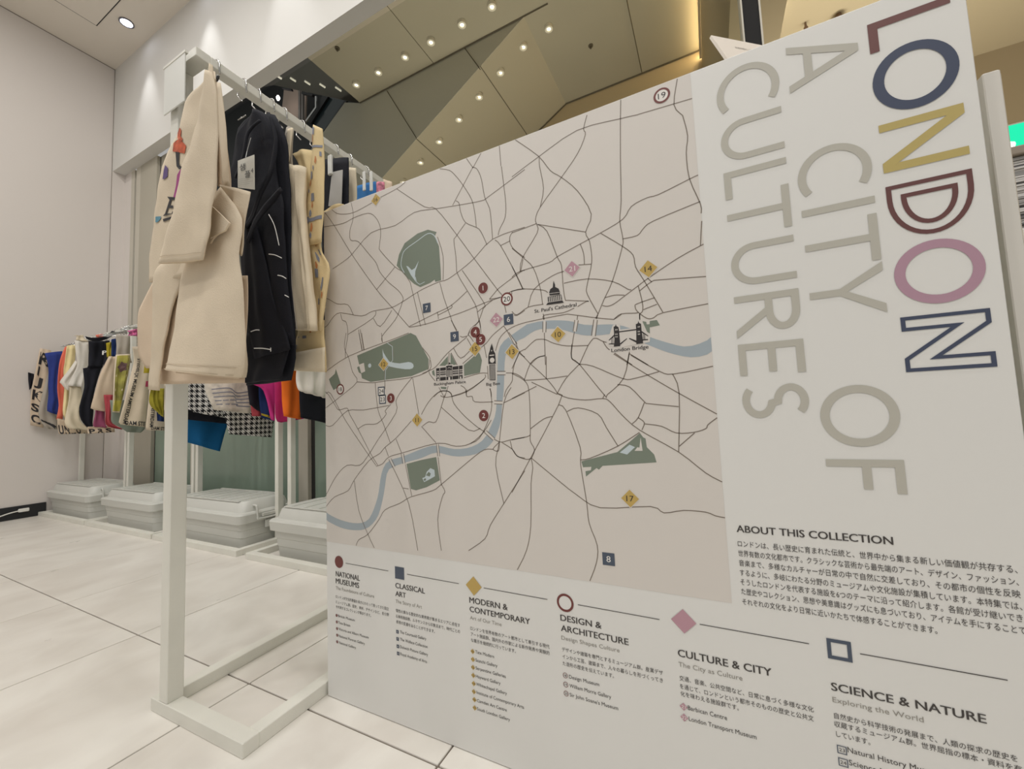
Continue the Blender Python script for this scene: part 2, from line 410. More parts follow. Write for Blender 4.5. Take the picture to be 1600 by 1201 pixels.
bal = thing('escalator_balustrade', 'dark glass escalator balustrade rising behind the clothes rail in the dark hall', 'escalator', on(500, 170, 1, 5.2))
M_tg = mat('teal_dark_glass', (44, 54, 58), .15)
keep(quad_at([(514, 150), (541, 155), (506, 204), (478, 190)], 5.3).build('glass_panel', M_tg), bal)
keep(quad_at([(504, 149), (513, 150), (486, 192), (477, 190)], 5.25).build('handrail', M_black), bal)
keep(quad_at([(539, 155), (542, 157), (512, 203), (508, 202)], 5.22).build('edge_trim', M_black), bal)
keep(quad_at([(492, 150), (494, 150), (494, 168), (478, 190), (477, 188), (492, 167)], 5.2, .02).build('rail_tube', M_chrome), bal)
cg = thing('column_pair', 'slim grey column pair in the pinkish upper opening of the dark hall', 'column', on(468, 170, 1, 5.6))
for a, b in ((466, 469), (470.5, 473)):
    keep(quad_at([(a, 141), (b, 141.5), (b, 192), (a, 192)], 5.6, .05).build('shaft', mat('grey_column', (128, 122, 118), .4)), cg)
keep(quad_at([(471.5, 142), (489, 147), (487, 150), (471, 146)], 5.5, .05).build('bracket', M_black), cg)
keep(quad_at([(440, 134), (455, 138), (455, 141), (440, 138)], 5.5, .05).build('bracket', M_black), cg)
p = on(434.5, 153, 1, 5.5)
t = thing('hall_lamp', 'small bright lamp glowing in the dark hall behind the rail', 'lamp', p)
mb = MB(); mb.tube([p+Vector((0, 0, -.05)), p, p+Vector((0, 0, .05))], [.02, .04, .02], 12); keep(mb.build('bulb', mat('hall_bulb', (255, 245, 240), .5, emit=(255, 240, 235), estr=25)), t)
mb = MB(); mb.tube([p+Vector((0, 0, .05)), Vector((p.x, p.y, 9.9))], .008, 6); keep(mb.build('stem', M_black), t)

# ================================================================ RACKS
def rack(name, label, org, ang, ln, dp, hgt, post_side, group):
    """local: x across the base depth, y along the rail"""
    t = thing(name, label, 'clothes rack', org, group); t.rotation_euler = (0, 0, ang)
    def part(nm, a, b, m=M_steel, bev=.0015):
        mbx = MB(); mbx.box(a, b, bev); return mbx.build(nm, m, t)
    bw_, h = .034, .03
    part('base_rail', (0, 0, 0), (dp, bw_, h)); part('base_rail', (0, ln-bw_, 0), (dp, ln, h))
    part('base_rail', (0, bw_, 0), (bw_, ln-bw_, h)); part('base_rail', (dp-bw_, bw_, 0), (dp, ln-bw_, h))
    px = post_side
    part('post', (px, .001, h), (px+.034, .035, hgt-.024)); part('post', (px, ln-.035, h), (px+.034, ln-.001, hgt-.024))
    return t, part
# main rack: base measured on the floor
t1, part = rack('garment_rack', 'white steel rack in the foreground carrying tote bags beside the map board', (-1.239, .496, 0), math.radians(1.2), .70, .355, 1.617, .035, None)
part('crossbar', (.035, .001, 1.593), (.148, .035, 1.617)); part('crossbar', (.035, .665, 1.593), (.148, .699, 1.617))
part('hanging_rail', (.118, .035, 1.593), (.148, .665, 1.617))
M_acr = mat('acrylic', (226, 226, 220), .35)
sh = thing('sign_holder', 'pale frosted acrylic sign holder clipped under the end of the foreground rack rail', 'sign holder', (-1.15, .485, 1.5))
mb = MB(); mb.box((-1.212, .486, 1.47), (-1.112, .489, 1.60), .0006); keep(mb.build('plate', M_acr), sh)
mb = MB(); mb.box((-1.216, .4848, 1.597), (-1.108, .492, 1.603)); keep(mb.build('clip_edge', M_steel), sh)
# back racks along the shop front
ORD = ['nearest the left wall', 'second from the left wall', 'third from the left wall', 'partly hidden by the map board']
for k, (xa, xb) in enumerate([(-4.93, -4.05), (-4.03, -3.08), (-3.06, -2.20), (-2.12, -1.24)]):
    t = thing('garment_rack', 'white steel rack by the shop window, ' + ORD[k], 'clothes rack', (xa, 1.22, 0), 'racks along the shop window')
    def part(nm, a, b, m=M_steel):
        mbx = MB(); mbx.box(a, b, .0015); keep(mbx.build(nm, m), t)
    part('base_rail', (xa, 1.215, 0), (xb, 1.249, .03)); part('base_rail', (xa, 1.545, 0), (xb, 1.579, .03))
    part('base_rail', (xa, 1.249, 0), (xa+.034, 1.545, .03)); part('base_rail', (xb-.034, 1.249, 0), (xb, 1.545, .03))
    part('post', (xa, 1.435, .03), (xa+.03, 1.465, 1.45)); part('post', (xb-.03, 1.435, .03), (xb, 1.465, 1.45))
    part('hanging_rail', (xa, 1.436, 1.45), (xb, 1.464, 1.475))
# power cable on the skirting
mb = MB()
mb.tube(smooth_poly([(-4.9, .55, .006), (-4.915, .80, .01), (-4.915, .98, .035), (-4.918, 1.06, .055), (-4.92, 1.11, .063)], 5), .0045, 8)
cb = tag(mb.build('power_cable', mat('white_cable', (228, 226, 220), .4), smooth=True), 'white power cable with plug running along the black skirting', 'cable')
mb = MB(); mb.box((-4.93, 1.108, .052), (-4.91, 1.165, .078), .004); mb.build('plug', MATS['white_cable'], cb)

# ================================================================ STORAGE BOXES
M_bin = mat('grey_storage_plastic', (203, 203, 196), .45, bump=.1, bscale=400)
def rrect(cx, cy, z, hw, hd, r, n=5):
    out = []
    for sx, sy, a0 in ((1, -1, -90), (1, 1, 0), (-1, 1, 90), (-1, -1, 180)):
        for k in range(n):
            a = math.radians(a0+90*k/(n-1))
            out.append((cx+sx*(hw-r)+r*math.cos(a), cy+sy*(hd-r)+r*math.sin(a), z))
    return out
def storage_box(cx, cy, hw, hd, label):
    t = thing('storage_box', label, 'storage box', (cx, cy, 0), 'grey lidded boxes under the window racks')
    H = .255
    b = MB(); b.loft([rrect(0, 0, z, hw-i, hd-i, r) for z, i, r in ((.002, .044, .03), (.010, .033, .035), (.06, .029, .035), (.064, .026, .035), (.10, .024, .035), (.104, .021, .035), (.16, .016, .035))])
    crisp(b.build('body', M_bin, t, True))
    l = MB(); l.loft([rrect(0, 0, z, hw-i, hd-i, r) for z, i, r in ((.138, .012, .03), (.142, .003, .035), (.185, .0, .035), (.192, .006, .035), (.196, .026, .04), (.235, .036, .045), (.248, .046, .045), (H-.006, .062, .04), (H-.006, .075, .04))])
    crisp(l.build('lid', M_bin, t, True))
    r_ = MB()
    for k in range(7):
        x = -hw*.72+k*hw*1.44/6
        r_.box((x-.008, -hd*.62, H-.0065), (x+.008, hd*.62, H-.003), .001)
    r_.box((-hw*.80, -hd*.76, H-.0065), (hw*.80, -hd*.68, H-.002), .001); r_.box((-hw*.80, hd*.68, H-.0065), (hw*.80, hd*.76, H-.002), .001)
    r_.build('lid_rib', M_bin, t)
    for s in (-1, 1):
        h_ = MB(); x = s*(hw+.004)
        h_.tube(smooth_poly([(s*(hw-.03), -hd*.45, .225), (x-.0*s, -hd*.46, .222), (x+.006*s, -hd*.45, .165), (x+.008*s, -hd*.38, .155), (x+.008*s, hd*.38, .155), (x+.006*s, hd*.45, .165), (x, hd*.46, .222), (s*(hw-.03), hd*.45, .225)], 3), .0055, 8)
        h_.box((s*hw-.004+.006*s, -hd*.30, .163), (s*hw+.008+.006*s, hd*.30, .18), .002)
        h_.build('handle', M_bin, t, False)
        k_ = MB(); k_.box((x-.006, -.03, .10), (x+.004, .03, .14), .002); k_.build('latch', M_bin, t)
    t.location = (cx, cy, .0)
    return t
storage_box(-4.535, 1.415, .400, .165, 'grey lidded storage box at the far left beside the black skirting')
storage_box(-3.56, 1.420, .375, .165, 'grey lidded storage box second from the left under the window rack')
storage_box(-2.63, 1.415, .392, .165, 'grey lidded storage box with latch handle facing the foreground rack post')
storage_box(-1.62, 1.415, .392, .165, 'grey lidded storage box partly hidden behind the left edge of the map board')

# ================================================================ THINGS BEHIND THE BOARD ON THE RIGHT
sb = thing('display_board', 'narrow white display board standing edge-on to the right behind the map board', 'board', (.37, .74, 0))
M_bd = mat('board_white', (224, 220, 212), .55)
mb = MB(); mb.box((.3545, .738, 0), (.3715, 1.7, 1.092), .0012); keep(mb.build('panel', M_bd), sb)
mb = MB(); mb.box((.3715, .742, 0), (.3735, 1.698, 1.088)); keep(mb.build('edge_band', mat('board_edge', (200, 190, 172), .6)), sb)
M_grn = mat('exit_sign_green', (0, 170, 120), .4, emit=(0, 225, 170), estr=.85)
M_wht = mat('exit_sign_white', (250, 255, 245), .4, emit=(240, 255, 240), estr=1)
es = thing('exit_sign', 'glowing green emergency exit sign at the right edge above the striped stack', 'sign', (1.35, 2.5, 1.78))
mb = MB(); mb.box((1.23, 2.5, 1.66), (1.62, 2.53, 1.838), .003); keep(mb.build('green_face', M_grn), es)
mb = MB(); mb.box((1.222, 2.505, 1.652), (1.628, 2.56, 1.846), .003); keep(mb.build('housing', M_frame), es)
mb = MB(); pts = [on(x, y, 1, 2.497) for x, y in ((1571, 221), (1586, 221), (1587.5, 224), (1584, 237), (1579, 240), (1571, 242))]
mb.add(pts, [tuple(range(6))]); keep(mb.build('white_figure', M_wht), es)
ps = thing('leaflet_stack', 'tall stack of thin grey paper leaflets under a brownish top plate at the right edge', 'stack', (.70, 1.2, 1.0))
M_pp = [mat('leaflet_grey_a', (150, 148, 145), .7), mat('leaflet_grey_b', (205, 202, 198), .7), mat('leaflet_grey_c', (105, 104, 104), .7)]
rr = random.Random(5)
for k in range(34):
    z = 1.003+k*.0046; o_ = rr.uniform(-.003, .003)
    mb = MB(); mb.box((.602+o_, 1.2+o_, z), (.80+o_, 1.40, z+.0036)); keep(mb.build('leaflet', M_pp[rr.choice([0, 1, 1, 2, 0])]), ps)
mb = MB(); mb.box((.598, 1.19, 1.160), (.81, 1.41, 1.178), .002); keep(mb.build('top_plate', mat('plate_brown', (150, 138, 124), .5)), ps)
mb = MB(); mb.box((.598, 1.19, 0), (.81, 1.41, 1.001), .002)
tag(mb.build('pedestal', M_bd), 'white pedestal carrying the grey leaflet stack behind the display boards', 'pedestal')
# tilted info card above the board edge
P0 = on(1111, 55, 1, 1.0); P1 = on(1190, 70.5, 1, 1.1); P2 = on(1137, 92, 1, .98)
e1 = (P1-P0); e2 = (P2-P0); nn = e1.cross(e2).normalized()
if nn.y > 0: nn = -nn
cd = thing('info_card', 'white tilted information card poking up behind the top edge of the map board', 'card', P0)
q = [P0, P0+e1*1.9, P0+e1*1.9+e2*3.2, P0+e2*3.2]
keep(prism(q, -nn*.006).build('card', mat('card_white', (240, 230, 218), .5)), cd)
def card_txt(body, u0, u1, v, hgt):
    vs, fs = text2d(body); W = max(a for a, b in vs)
    eu, ev = e1.normalized(), e2.normalized()
    L1, L2 = e1.length, e2.length
    out = [P0+eu*(L1*(u0+(u1-u0)*a/W))+ev*(L2*v-b/CAPH*hgt)+nn*.0006 for a, b in vs]
    keep(mesh_obj('text_line', out, fs, mat('card_ink', (120, 112, 104), .6)), cd)
card_txt('営業時間のご案内', .33, .72, .42, .005); card_txt('・ご案内', .42, .58, .85, .003); card_txt('お問い合わせはこちら', .5, 1.1, 1.2, .003)
pl = MB(); b0 = q[2]*.5+q[3]*.5; pl.box((b0.x-.02, b0.y-.02, 0), (b0.x+.02, b0.y+.02, b0.z), .002)
keep(pl.build('stand_post', M_steel), cd)

# ================================================================ MAP BOARD
YB = .70
BL, BR_, BT = -.8825, .3315, 1.2178
board = thing('map_board', 'large white standing board printed with a city map and the coloured title LONDON', 'board', (-.27, YB, 0))
M_face = mat('board_face', (226, 225, 221), .5)
mb = MB(); mb.box((BL, YB, .001), (BR_, YB+.012, BT), .0012); keep(mb.build('panel', M_face), board)
mb = MB()
for x in (-.62, .1): mb.box((x, YB+.012, 0), (x+.03, YB+.30, .02), .001); mb.box((x, YB+.012, .02), (x+.03, YB+.03, .9), .001)
keep(mb.build('rear_foot', M_steel), board)
def ink(name, rgb): return mat(name, rgb, .5)
I_bg = ink('ink_map_ground', (216, 210, 203)); I_road = ink('ink_road', (125, 114, 103)); I_river = ink('ink_river', (163, 174, 181))
I_park = ink('ink_park', (122, 132, 118)); I_pond = ink('ink_pond', (196, 208, 212)); I_halo = I_bg
I_red = ink('ink_red', (112, 56, 52)); I_blue = ink('ink_blue', (74, 84, 100)); I_gold = ink('ink_gold', (192, 163, 92)); I_pink = ink('ink_pink', (187, 145, 157))
I_black = ink('ink_black', (46, 42, 42)); I_text = ink('ink_text', (66, 62, 60)); I_grey = ink('ink_grey', (150, 146, 138)); I_white = ink('ink_white', (232, 228, 222)); I_big = ink('ink_big_grey', (186, 183, 172))
LZ = .00022
def bz(px, py):
    p = on(px, py, 1, YB); return (p.x, p.z)
def put(name, vs, fs, m, layer, parent=None, label=None):
    o = keep(mesh_obj(name, [(x, YB-LZ*layer, z) for x, z in vs], fs, m), board) if parent is None else None
    if parent is not None:
        o = mesh_obj(name, [(x, YB-LZ*layer, z) for x, z in vs], fs, m); o.parent = parent
    if label: o['label'] = label
    return o
XM = bz(1143.4, 939.8)[0]; ZM = (bz(511.7, 847)[1]+bz(1143.5, 939.8)[1])/2
put('map_background', [(BL+.0012, ZM), (XM, ZM), (XM, BT-.0012), (BL+.0012, BT-.0012)], [(0, 1, 2, 3)], I_bg, 1)
def clipx(p): return (min(max(p[0], BL+.0015), XM-.0002), min(max(p[1], ZM+.0003), BT-.0015))
cA = lambda p: bz(500+p[0]/4.003, 260+p[1]/4.003)
cB = lambda p: bz(800+p[0]/3.753, 180+p[1]/3.753)
cC = lambda p: bz(500+p[0]/3.531, 520+p[1]/3.531)
cD = lambda p: bz(800+p[0]/2.611, 480+p[1]/2.611)
cE = lambda p: bz(660+p[0]/10, 500+p[1]/10)
cF = lambda p: bz(820+p[0]/7.273, 420+p[1]/7.273)
cG = lambda p: bz(400+p[0]/2.667, p[1]/2.667)
cH = lambda p: bz(900+p[0]/2.286, p[1]/2.286)
def P(s): 
    v = [float(t) for t in s.replace(')', ' ').replace('(', ' ').replace(',', ' ').split()]
    return list(zip(v[::2], v[1::2]))
ROADS = {
 'A': """20,380 140,358 215,320 300,293 345,315 375,370 380,430 372,500 380,530 470,628 520,660 565,725
30,280 90,370 200,550 355,770 450,880 560,1005
195,225 208,290 205,340 188,400 192,460 240,470 300,540 350,600 375,660 430,725 490,775 520,820 515,850 500,895 470,960 390,1060 392,1100
75,265 110,295 170,297 230,280 335,222
365,200 480,140 535,98
480,140 655,253 725,265 850,420 960,570 1110,770 1140,810 1165,915
80,640 140,600 200,550 320,415 470,370 590,288 725,265 880,240 1010,215 1060,185 1281,20
750,15 810,25 850,60 900,125 950,210 970,300 978,380
958,2 830,243
960,5 985,20 1010,80 1030,190 1060,260 1070,330 1080,455
1135,0 1150,120 1162,230 1158,320 1125,390 1115,430
850,215 870,230 880,285 910,350 975,380 1005,405 1045,490
910,355 850,440 838,465 850,560 855,655
1281,380 1080,455 965,575 890,640 800,705 750,720 690,745 620,780 510,850 440,885 330,905 260,935 130,915 85,940 50,990 30,1005
1095,460 1130,495 1220,660 1270,765
1130,495 1190,465
1205,410 1188,440 1190,480 1215,520 1281,570
855,655 875,700 970,860 990,940 1005,1010
890,650 1025,850 1020,890 990,970 940,1030 925,1060
750,725 775,820 810,920 835,990 865,1048
735,440 770,560 770,710
565,725 630,1000
610,785 660,990
470,628 355,770
560,1000 720,920 820,870 920,780
560,1005 665,985 880,915 1025,855 1128,818
735,910 742,955
820,865 822,885 738,930
30,825 55,830 110,860 175,865 210,930
130,920 140,960 165,975 175,1050 160,1150 160,1200
175,1050 330,950 350,905
335,950 378,1000 450,900
242,1020 262,1150
252,1018 275,1150
1110,770 1140,745 1255,660 1281,650
1255,660 1270,580
1060,830 1110,770
1060,830 1130,818 1200,780 1281,765
1200,780 1200,800
1215,930 1235,930 1281,900
985,910 1080,835""",
 'E': """590,250 630,267 690,268 400,510 210,730 100,790 0,835
715,235 740,250 800,335
700,285 770,410
490,440 600,595 755,465
450,0 540,160
885,0 880,30 760,130 715,230
890,0 905,60 915,200
1270,90 1100,235 1000,360 965,385 930,420 630,680
965,390 1005,590
1270,90 1330,180 1440,390
1350,190 1480,370
1600,40 1450,90 1300,180 1200,300 1145,480
1440,370 1500,470 1515,510 1440,680 1410,850 1400,960 1310,1090 1280,1200
1600,455 1515,510 1600,575
1165,800 1300,800
1170,855 1300,855
1310,825 1430,830 1520,870 1600,930
650,900 900,830 1020,830
980,850 965,920 700,1105 460,1190
600,1020 670,1070 690,1180
1050,1070 1075,1120 1080,1200
180,1200 280,1110 400,1110 455,1150 460,1200
260,1050 340,1200
405,1030 350,1200
0,430 110,570 115,640 90,780
1018,715 1030,920
100,790 120,850 200,950
420,510 410,700
450,510 545,700""",
 'B': """20,145 155,240 225,325 290,365 385,445 465,580 432,685 455,740 468,830 462,900 440,1000 442,1050 505,1165
0,362 155,245 380,90 640,20 740,-3
440,0 420,80 430,115 385,225 290,365 165,540 138,610 145,640 148,690 60,840 48,915
160,250 162,300 185,430 165,540
636,0 636,250 640,500 632,620 650,720 645,780 590,970 540,1080 505,1165 490,1190
1000,0 1030,120 1022,220 1040,370 1105,520 1113,575
1115,620 1108,700 1105,765
1095,350 1040,375 860,465 790,485 700,535 650,610 520,690 400,755 265,830 215,865 48,915 0,950
1108,505 830,620 770,665 735,705 650,725
1128,755 970,840 800,955 740,1000 660,1060 600,1105 560,1120 530,1115
145,635 0,690
150,640 432,685
150,640 205,680 265,830 290,880 300,1000 312,1078 330,1085 450,1090
520,692 650,770 710,820 725,890 775,970 885,1155
400,755 420,810 425,873
390,878 465,873
305,985 440,960 590,975 680,1020 700,1022
0,780 65,835 125,895 165,1010 180,1110
0,885 50,990 62,1018
0,1032 60,1018 180,1025 210,1040
305,915 240,940 130,1020 95,1125
0,1150 30,1170 95,1125 185,1108
450,1090 430,1095 385,1122
365,1130 300,1158 190,1172 188,1200
545,1070 600,1055 660,1055
740,1000 765,1100 765,1150 750,1165 750,1200
835,1070 735,1105 722,1120 735,1150 790,1190 830,1188 885,1158 1150,1105
850,1108 770,1140
795,955 820,978
748,1030 820,975 870,965 1140,945
600,1195 640,1165 725,1160 740,1155""",
 'F': """0,610 210,565 450,520 520,518 800,555 990,572 1020,568 1100,515
210,510 222,570
205,600 205,720
245,600 240,720
222,725 235,1090
600,530 595,580
568,580 550,710
608,585 585,710
565,710 540,860 530,1000 560,1040 630,1085
830,520 815,570
785,575 757,760
825,580 802,765
780,790 720,870 620,1091
780,790 820,790 880,820 930,835
890,825 930,890 965,920
1190,940 1160,1091
1185,960 1400,1091
1020,955 1220,1091
0,920 110,815 170,800 240,805 330,845 480,875 720,870
1305,510 1305,570
70,1080 150,1005 235,985""",
 'D': """75,230 140,290 185,350 190,398 0,755
15,140 30,180 75,230
140,200 140,292
245,150 243,205 275,232 375,355 390,355 455,290 478,190
275,232 220,290 185,350
185,352 230,370 300,378 370,372 400,385 450,440 520,500 680,590 790,675 860,712
275,232 330,240 450,290 500,290 600,262
415,190 560,280 680,350 838,435
485,195 600,260 660,272 820,240
655,272 682,350 680,590
430,315 480,325 540,385 560,393 680,405
540,388 515,450 490,475
515,450 540,470 530,500
540,475 610,485 670,512 740,510 790,495 800,478 838,450
745,512 682,567
370,372 378,355
190,398 220,420 278,570 280,640 305,795 315,880 348,970 345,1040 318,1115
225,425 270,410 350,435 385,490 432,565
280,622 320,615 430,567 520,510
80,615 170,690 265,765 360,817 565,812 620,838 700,828 790,835 830,850 870,858
0,575 20,605 60,620 80,615
78,615 85,655 78,720 77,890 60,990 22,1070
0,270 50,298 70,345 75,500 75,545 92,580 80,615
50,298 75,230 105,205 132,198
50,298 140,292 225,280
80,305 185,355
0,372 100,322
76,495 130,455 165,445
0,540 60,528 75,520
30,185 0,250""",
 'C': """30,215 160,128 390,40 490,0
145,0 135,80 160,140 180,215 205,270 120,345 20,415
205,270 290,275 360,265 510,245 605,205 610,150
340,0 345,50
375,55 400,75 400,150 360,200 358,265 360,310
215,0 235,95
230,0 245,95
510,245 450,320 420,375 420,440 320,590 270,670 220,730 150,730 90,790 30,890
512,250 546,450
310,735 345,722 380,685 460,660 650,608 750,625 830,610 900,550 945,480
25,325 50,345 85,400 105,425 150,415 165,450 210,530 280,665 320,730
35,335 60,335 140,480 260,660 310,730
30,510 70,510 150,430 240,425 380,400
305,275 320,420 350,500 388,605
210,530 250,505 315,500 365,450 360,430 390,395
505,485 420,580 360,630 330,665 270,705 190,810 155,870 80,905 35,955
360,630 378,680
400,735 490,940 540,1200
420,585 450,660
448,665 458,722
462,665 470,720
472,725 507,900
380,697 402,742
393,692 415,737
560,515 640,605
643,612 650,680
654,612 661,680
652,685 670,840
565,515 600,490 640,490 670,405 690,340
560,450 600,380 650,330 700,320 725,340 740,390 800,460 870,520 910,545
670,410 820,535 885,525
810,310 810,350 840,350 855,380 955,380
962,374 1007,376
962,391 1007,393
905,255 810,325 700,355 665,345
940,305 948,400 930,480 880,580 830,610
918,538 966,582
906,548 955,592
960,585 1000,602 1050,590 1130,575
1055,300 1015,385 990,600 970,730 1015,940
1015,385 1130,330
990,602 955,640 985,650 990,605
1005,605 1060,640 1090,680 1130,690
1050,595 1060,640
955,642 905,645 830,700 670,835 620,870 500,905 440,940 360,975 325,1030 265,1110 215,1140 200,1175
670,835 690,875 675,905 650,1030 670,1200
190,815 215,980 265,1110 300,1185
1130,760 1015,940 940,1060 910,1135 820,1200
460,855 490,860""",
 'G': """877,655 905,700
938,638 904,700
1014,603 1021,692""",
 'H': """222,409 415,352
160,357 159,411
362,282 350,375 380,412""",
 'Z': """905,920 912,880""",
}
conv = {'A': cA, 'B': cB, 'C': cC, 'D': cD, 'E': cE, 'F': cF, 'G': cG, 'H': cH}
RV, RF = [], []
for key, block in ROADS.items():
    if key not in conv: continue
    for ln in block.splitlines():
        pts = [clipx(conv[key](p)) for p in P(ln)]
        pts = smooth_poly(pts, 3)
        vs, fs = ribbon2d(pts, .00155)
        n = len(RV); RV += vs; RF += [tuple(i+n for i in f) for f in fs]
put('street_lines', RV, RF, I_road, 2)
def fill(name, pts, m, layer, label=None, k=1, parent=None):
    pts = [clipx(p) for p in pts]
    if k > 1: pts = smooth_poly(pts+[pts[0]], k)[:-1]
    n = len(pts)
    return put(name, pts, [tuple(range(n))], m, layer, parent, label)
# river
up = [cC(p) for p in P("28,988 110,1030 200,1050 260,1035 290,990 320,900 335,800 350,745 380,705 460,680 560,640 640,620 740,640 830,630 900,590 940,520 970,440 975,330 980,200 985,100 1010,50 1060,10")]+\
     [cD(p) for p in P("60,70 130,55 230,55 300,72 420,70 500,92 560,120 620,140 700,160 760,150 826,120")]
lo = [cC(p) for p in P("28,1030 120,1075 210,1088 270,1070 320,1010 350,900 365,800 375,760 400,740 470,715 560,690 640,660 740,680 830,675 900,650 960,590 995,500 1005,400 1015,300 1020,150 1040,90 1080,50 1130,25")]+\
     [cD(p) for p in P("100,92 150,88 200,90 280,112 340,115 430,108 500,130 560,155 640,185 720,203 780,198 826,178")]
def resample(p, n):
    p = smooth_poly(p, 4); L_ = [0]
    for a, b in zip(p, p[1:]): L_.append(L_[-1]+math.hypot(b[0]-a[0], b[1]-a[1]))
    out = []; j = 0
    for i in range(n):
        t = L_[-1]*i/(n-1)
        while j < len(p)-2 and L_[j+1] < t: j += 1
        f = (t-L_[j])/max(1e-9, L_[j+1]-L_[j]); out.append((p[j][0]+(p[j+1][0]-p[j][0])*f, p[j][1]+(p[j+1][1]-p[j][1])*f))
    return out
# sample banks section by section so opposite points stay together
ua = resample(up[:23], 60)+resample(up[22:], 30)[1:]; la = resample(lo[:23], 60)+resample(lo[22:], 30)[1:]
vs = [clipx(p) for p in ua+la]; n = len(ua)
put('river', vs, [(i, i+1, n+i+1, n+i) for i in range(n-1)], I_river, 1.6)
# bridges crossing the river: pale decks
for a, b, wd in ((cE((1310, 180)), cE((1460, 385)), .0045), (cE((1165, 828)), cE((1305, 828)), .0045), (cC((960, 383)), cC((1008, 384)), .0045), (cC((912, 543)), cC((962, 588)), .004),
                 (cC((648, 608)), cC((657, 682)), .0035), (cC((454, 662)), cC((466, 722)), .0035), (cC((385, 693)), cC((410, 741)), .0035),
                 (cF((225, 580)), cF((222, 725)), .0045), (cF((590, 575)), cF((567, 715)), .0045), (cF((806, 575)), cF((780, 768)), .0045)):
    vs, fs = ribbon2d([a, b], wd); put('bridge_deck', vs, fs, I_bg, 1.8)
# parks and ponds
fill('park', [cA(p) for p in P("480,620 495,550 530,480 610,420 675,395 730,410 720,435 745,500 755,640 758,712 722,722 718,708 690,728 628,755 590,735 540,690")], I_park, 1.7)
vs, fs = ribbon2d(smooth_poly([cA(p) for p in P("528,664 508,620 515,560 535,520 610,465 675,420 715,432 738,480")], 3), .0018); put('park_path', vs, fs, I_pond, 2.2)
fill('pond', [cA(p) for p in P("540,622 552,625 575,648 595,635 618,590 608,625 597,655 595,690 602,725 588,705 570,680")], I_pond, 2.2)
vs, fs = ribbon2d([cA(p) for p in P("597,690 606,725 625,738 655,722")], .0014); put('park_path', vs, fs, I_pond, 2.2)
fill('park', [cC(p) for p in P("205,125 500,0 530,15 600,145 597,200 505,238 280,270 232,250 228,225 215,218 205,190 218,182")], I_park, 1.7)
fill('building_gap', [cC(p) for p in P("215,175 243,165 250,212 228,222")], I_bg, 2.2)
c0 = cC((275, 180)); fill('pond', [(c0[0]+.0052*math.cos(a*.5236), c0[1]+.0052*math.sin(a*.5236)) for a in range(12)], I_pond, 2.2)
fill('pond', [cC(p) for p in P("346,85 352,110 378,150 390,160 440,168 490,160 515,172 512,195 470,200 385,185 365,165 348,130")], I_pond, 2.2, k=2)
vs, fs = ribbon2d([cC(p) for p in P("372,55 400,75 402,150 362,205 360,262")], .0016); put('park_path', vs, fs, I_pond, 2.3)
fill('park', [cC(p) for p in P("50,255 82,225 88,198 118,290 75,315 60,285")], I_park, 1.7)
fill('park', [cE(p) for p in P("265,712 400,560 400,712")], I_park, 1.7)
fill('park', [cE(p) for p in P("440,512 532,692 440,712")], I_park, 1.7)
fill('park', [cE(p) for p in P("650,700 880,500 905,545 932,630 900,820 655,872")], I_park, 1.7)
fill('park', [cE(p) for p in P("285,1040 380,1045 370,1080 295,1072")], I_park, 1.7)
fill('park', [cE(p) for p in P("150,800 185,775 200,880 160,850")], I_park, 1.7)
fill('park', [cC(p) for p in P("478,722 560,700 642,684 662,812 590,850 530,868 502,860")], I_park, 1.7)
for s in ("565,800 580,795 590,765 610,745 632,755 635,790 600,810 575,822", ): fill('pond', [cC(p) for p in P(s)], I_pond, 2.2)
fill('island', [cC(p) for p in P("585,785 600,765 612,775 606,792")], I_park, 2.4); fill('island', [cC(p) for p in P("572,806 584,800 586,812 575,816")], I_park, 2.4)
fill('park', [cF(p) for p in P("1335,592 1380,602 1385,630 1418,628 1420,592 1500,580 1535,640 1420,665 1422,735 1390,715 1370,670")], I_park, 1.7)
fill('park', [cD(p) for p in P("283,628 430,590 490,540 522,512 535,530 545,535 550,570 580,600 590,632 560,634 370,646 355,662 345,655 302,690 300,668 322,664 324,650 290,652")], I_park, 1.7)
fill('pond', [cD(p) for p in P("440,592 480,560 502,570 470,600")], I_pond, 2.2); fill('building_gap', [cD(p) for p in P("500,585 512,570 520,572 525,530 533,585")], I_bg, 2.2)

# ---- text helpers
def text_px(body, a, b, cap_px, m, name='text_line', layer=3, label=None, parent=None, bold=0):
    bold = 0
    """a: left baseline px, b: right baseline px, cap height in px at the left end"""
    x0, z0 = bz(*a); x1, z1 = bz(*b); cap = bz(a[0], a[1]-cap_px)[1]-z0; z = (z0+z1)/2
    vs, fs = text2d(body); mn = min(v[0] for v in vs); W = max(v[0] for v in vs)-mn
    sx = (x1-x0)/W; sz = cap/CAPH
    out = [(x0+(v[0]-mn)*sx, z+v[1]*sz) for v in vs]
    if name in ('heading', 'place_name'):       # semi-bold: a second copy a hair to the right, one ink layer up
        n = len(out); d = cap*.055
        vv = [(x, YB-LZ*layer, zz) for x, zz in out]+[(x+d, YB-LZ*(layer+.12), zz) for x, zz in out]
        return keep(mesh_obj(name, vv, list(fs)+[tuple(i+n for i in f) for f in fs], m), board)
    return put(name, out, fs, m, layer, parent, label)
def text_c(body, cx, cz, cap, m, parent=None, name='number', layer=4.2, maxw=None):
    cap *= .86
    vs, fs = text2d(body); mn = min(v[0] for v in vs); W = max(v[0] for v in vs)-mn; s = cap/CAPH; sx = s*1.12
    if maxw and W*sx > maxw: sx = maxw/W
    return put(name, [(cx+(v[0]-mn-W/2)*sx, cz-cap/2+v[1]*s) for v in vs], fs, m, layer, parent)
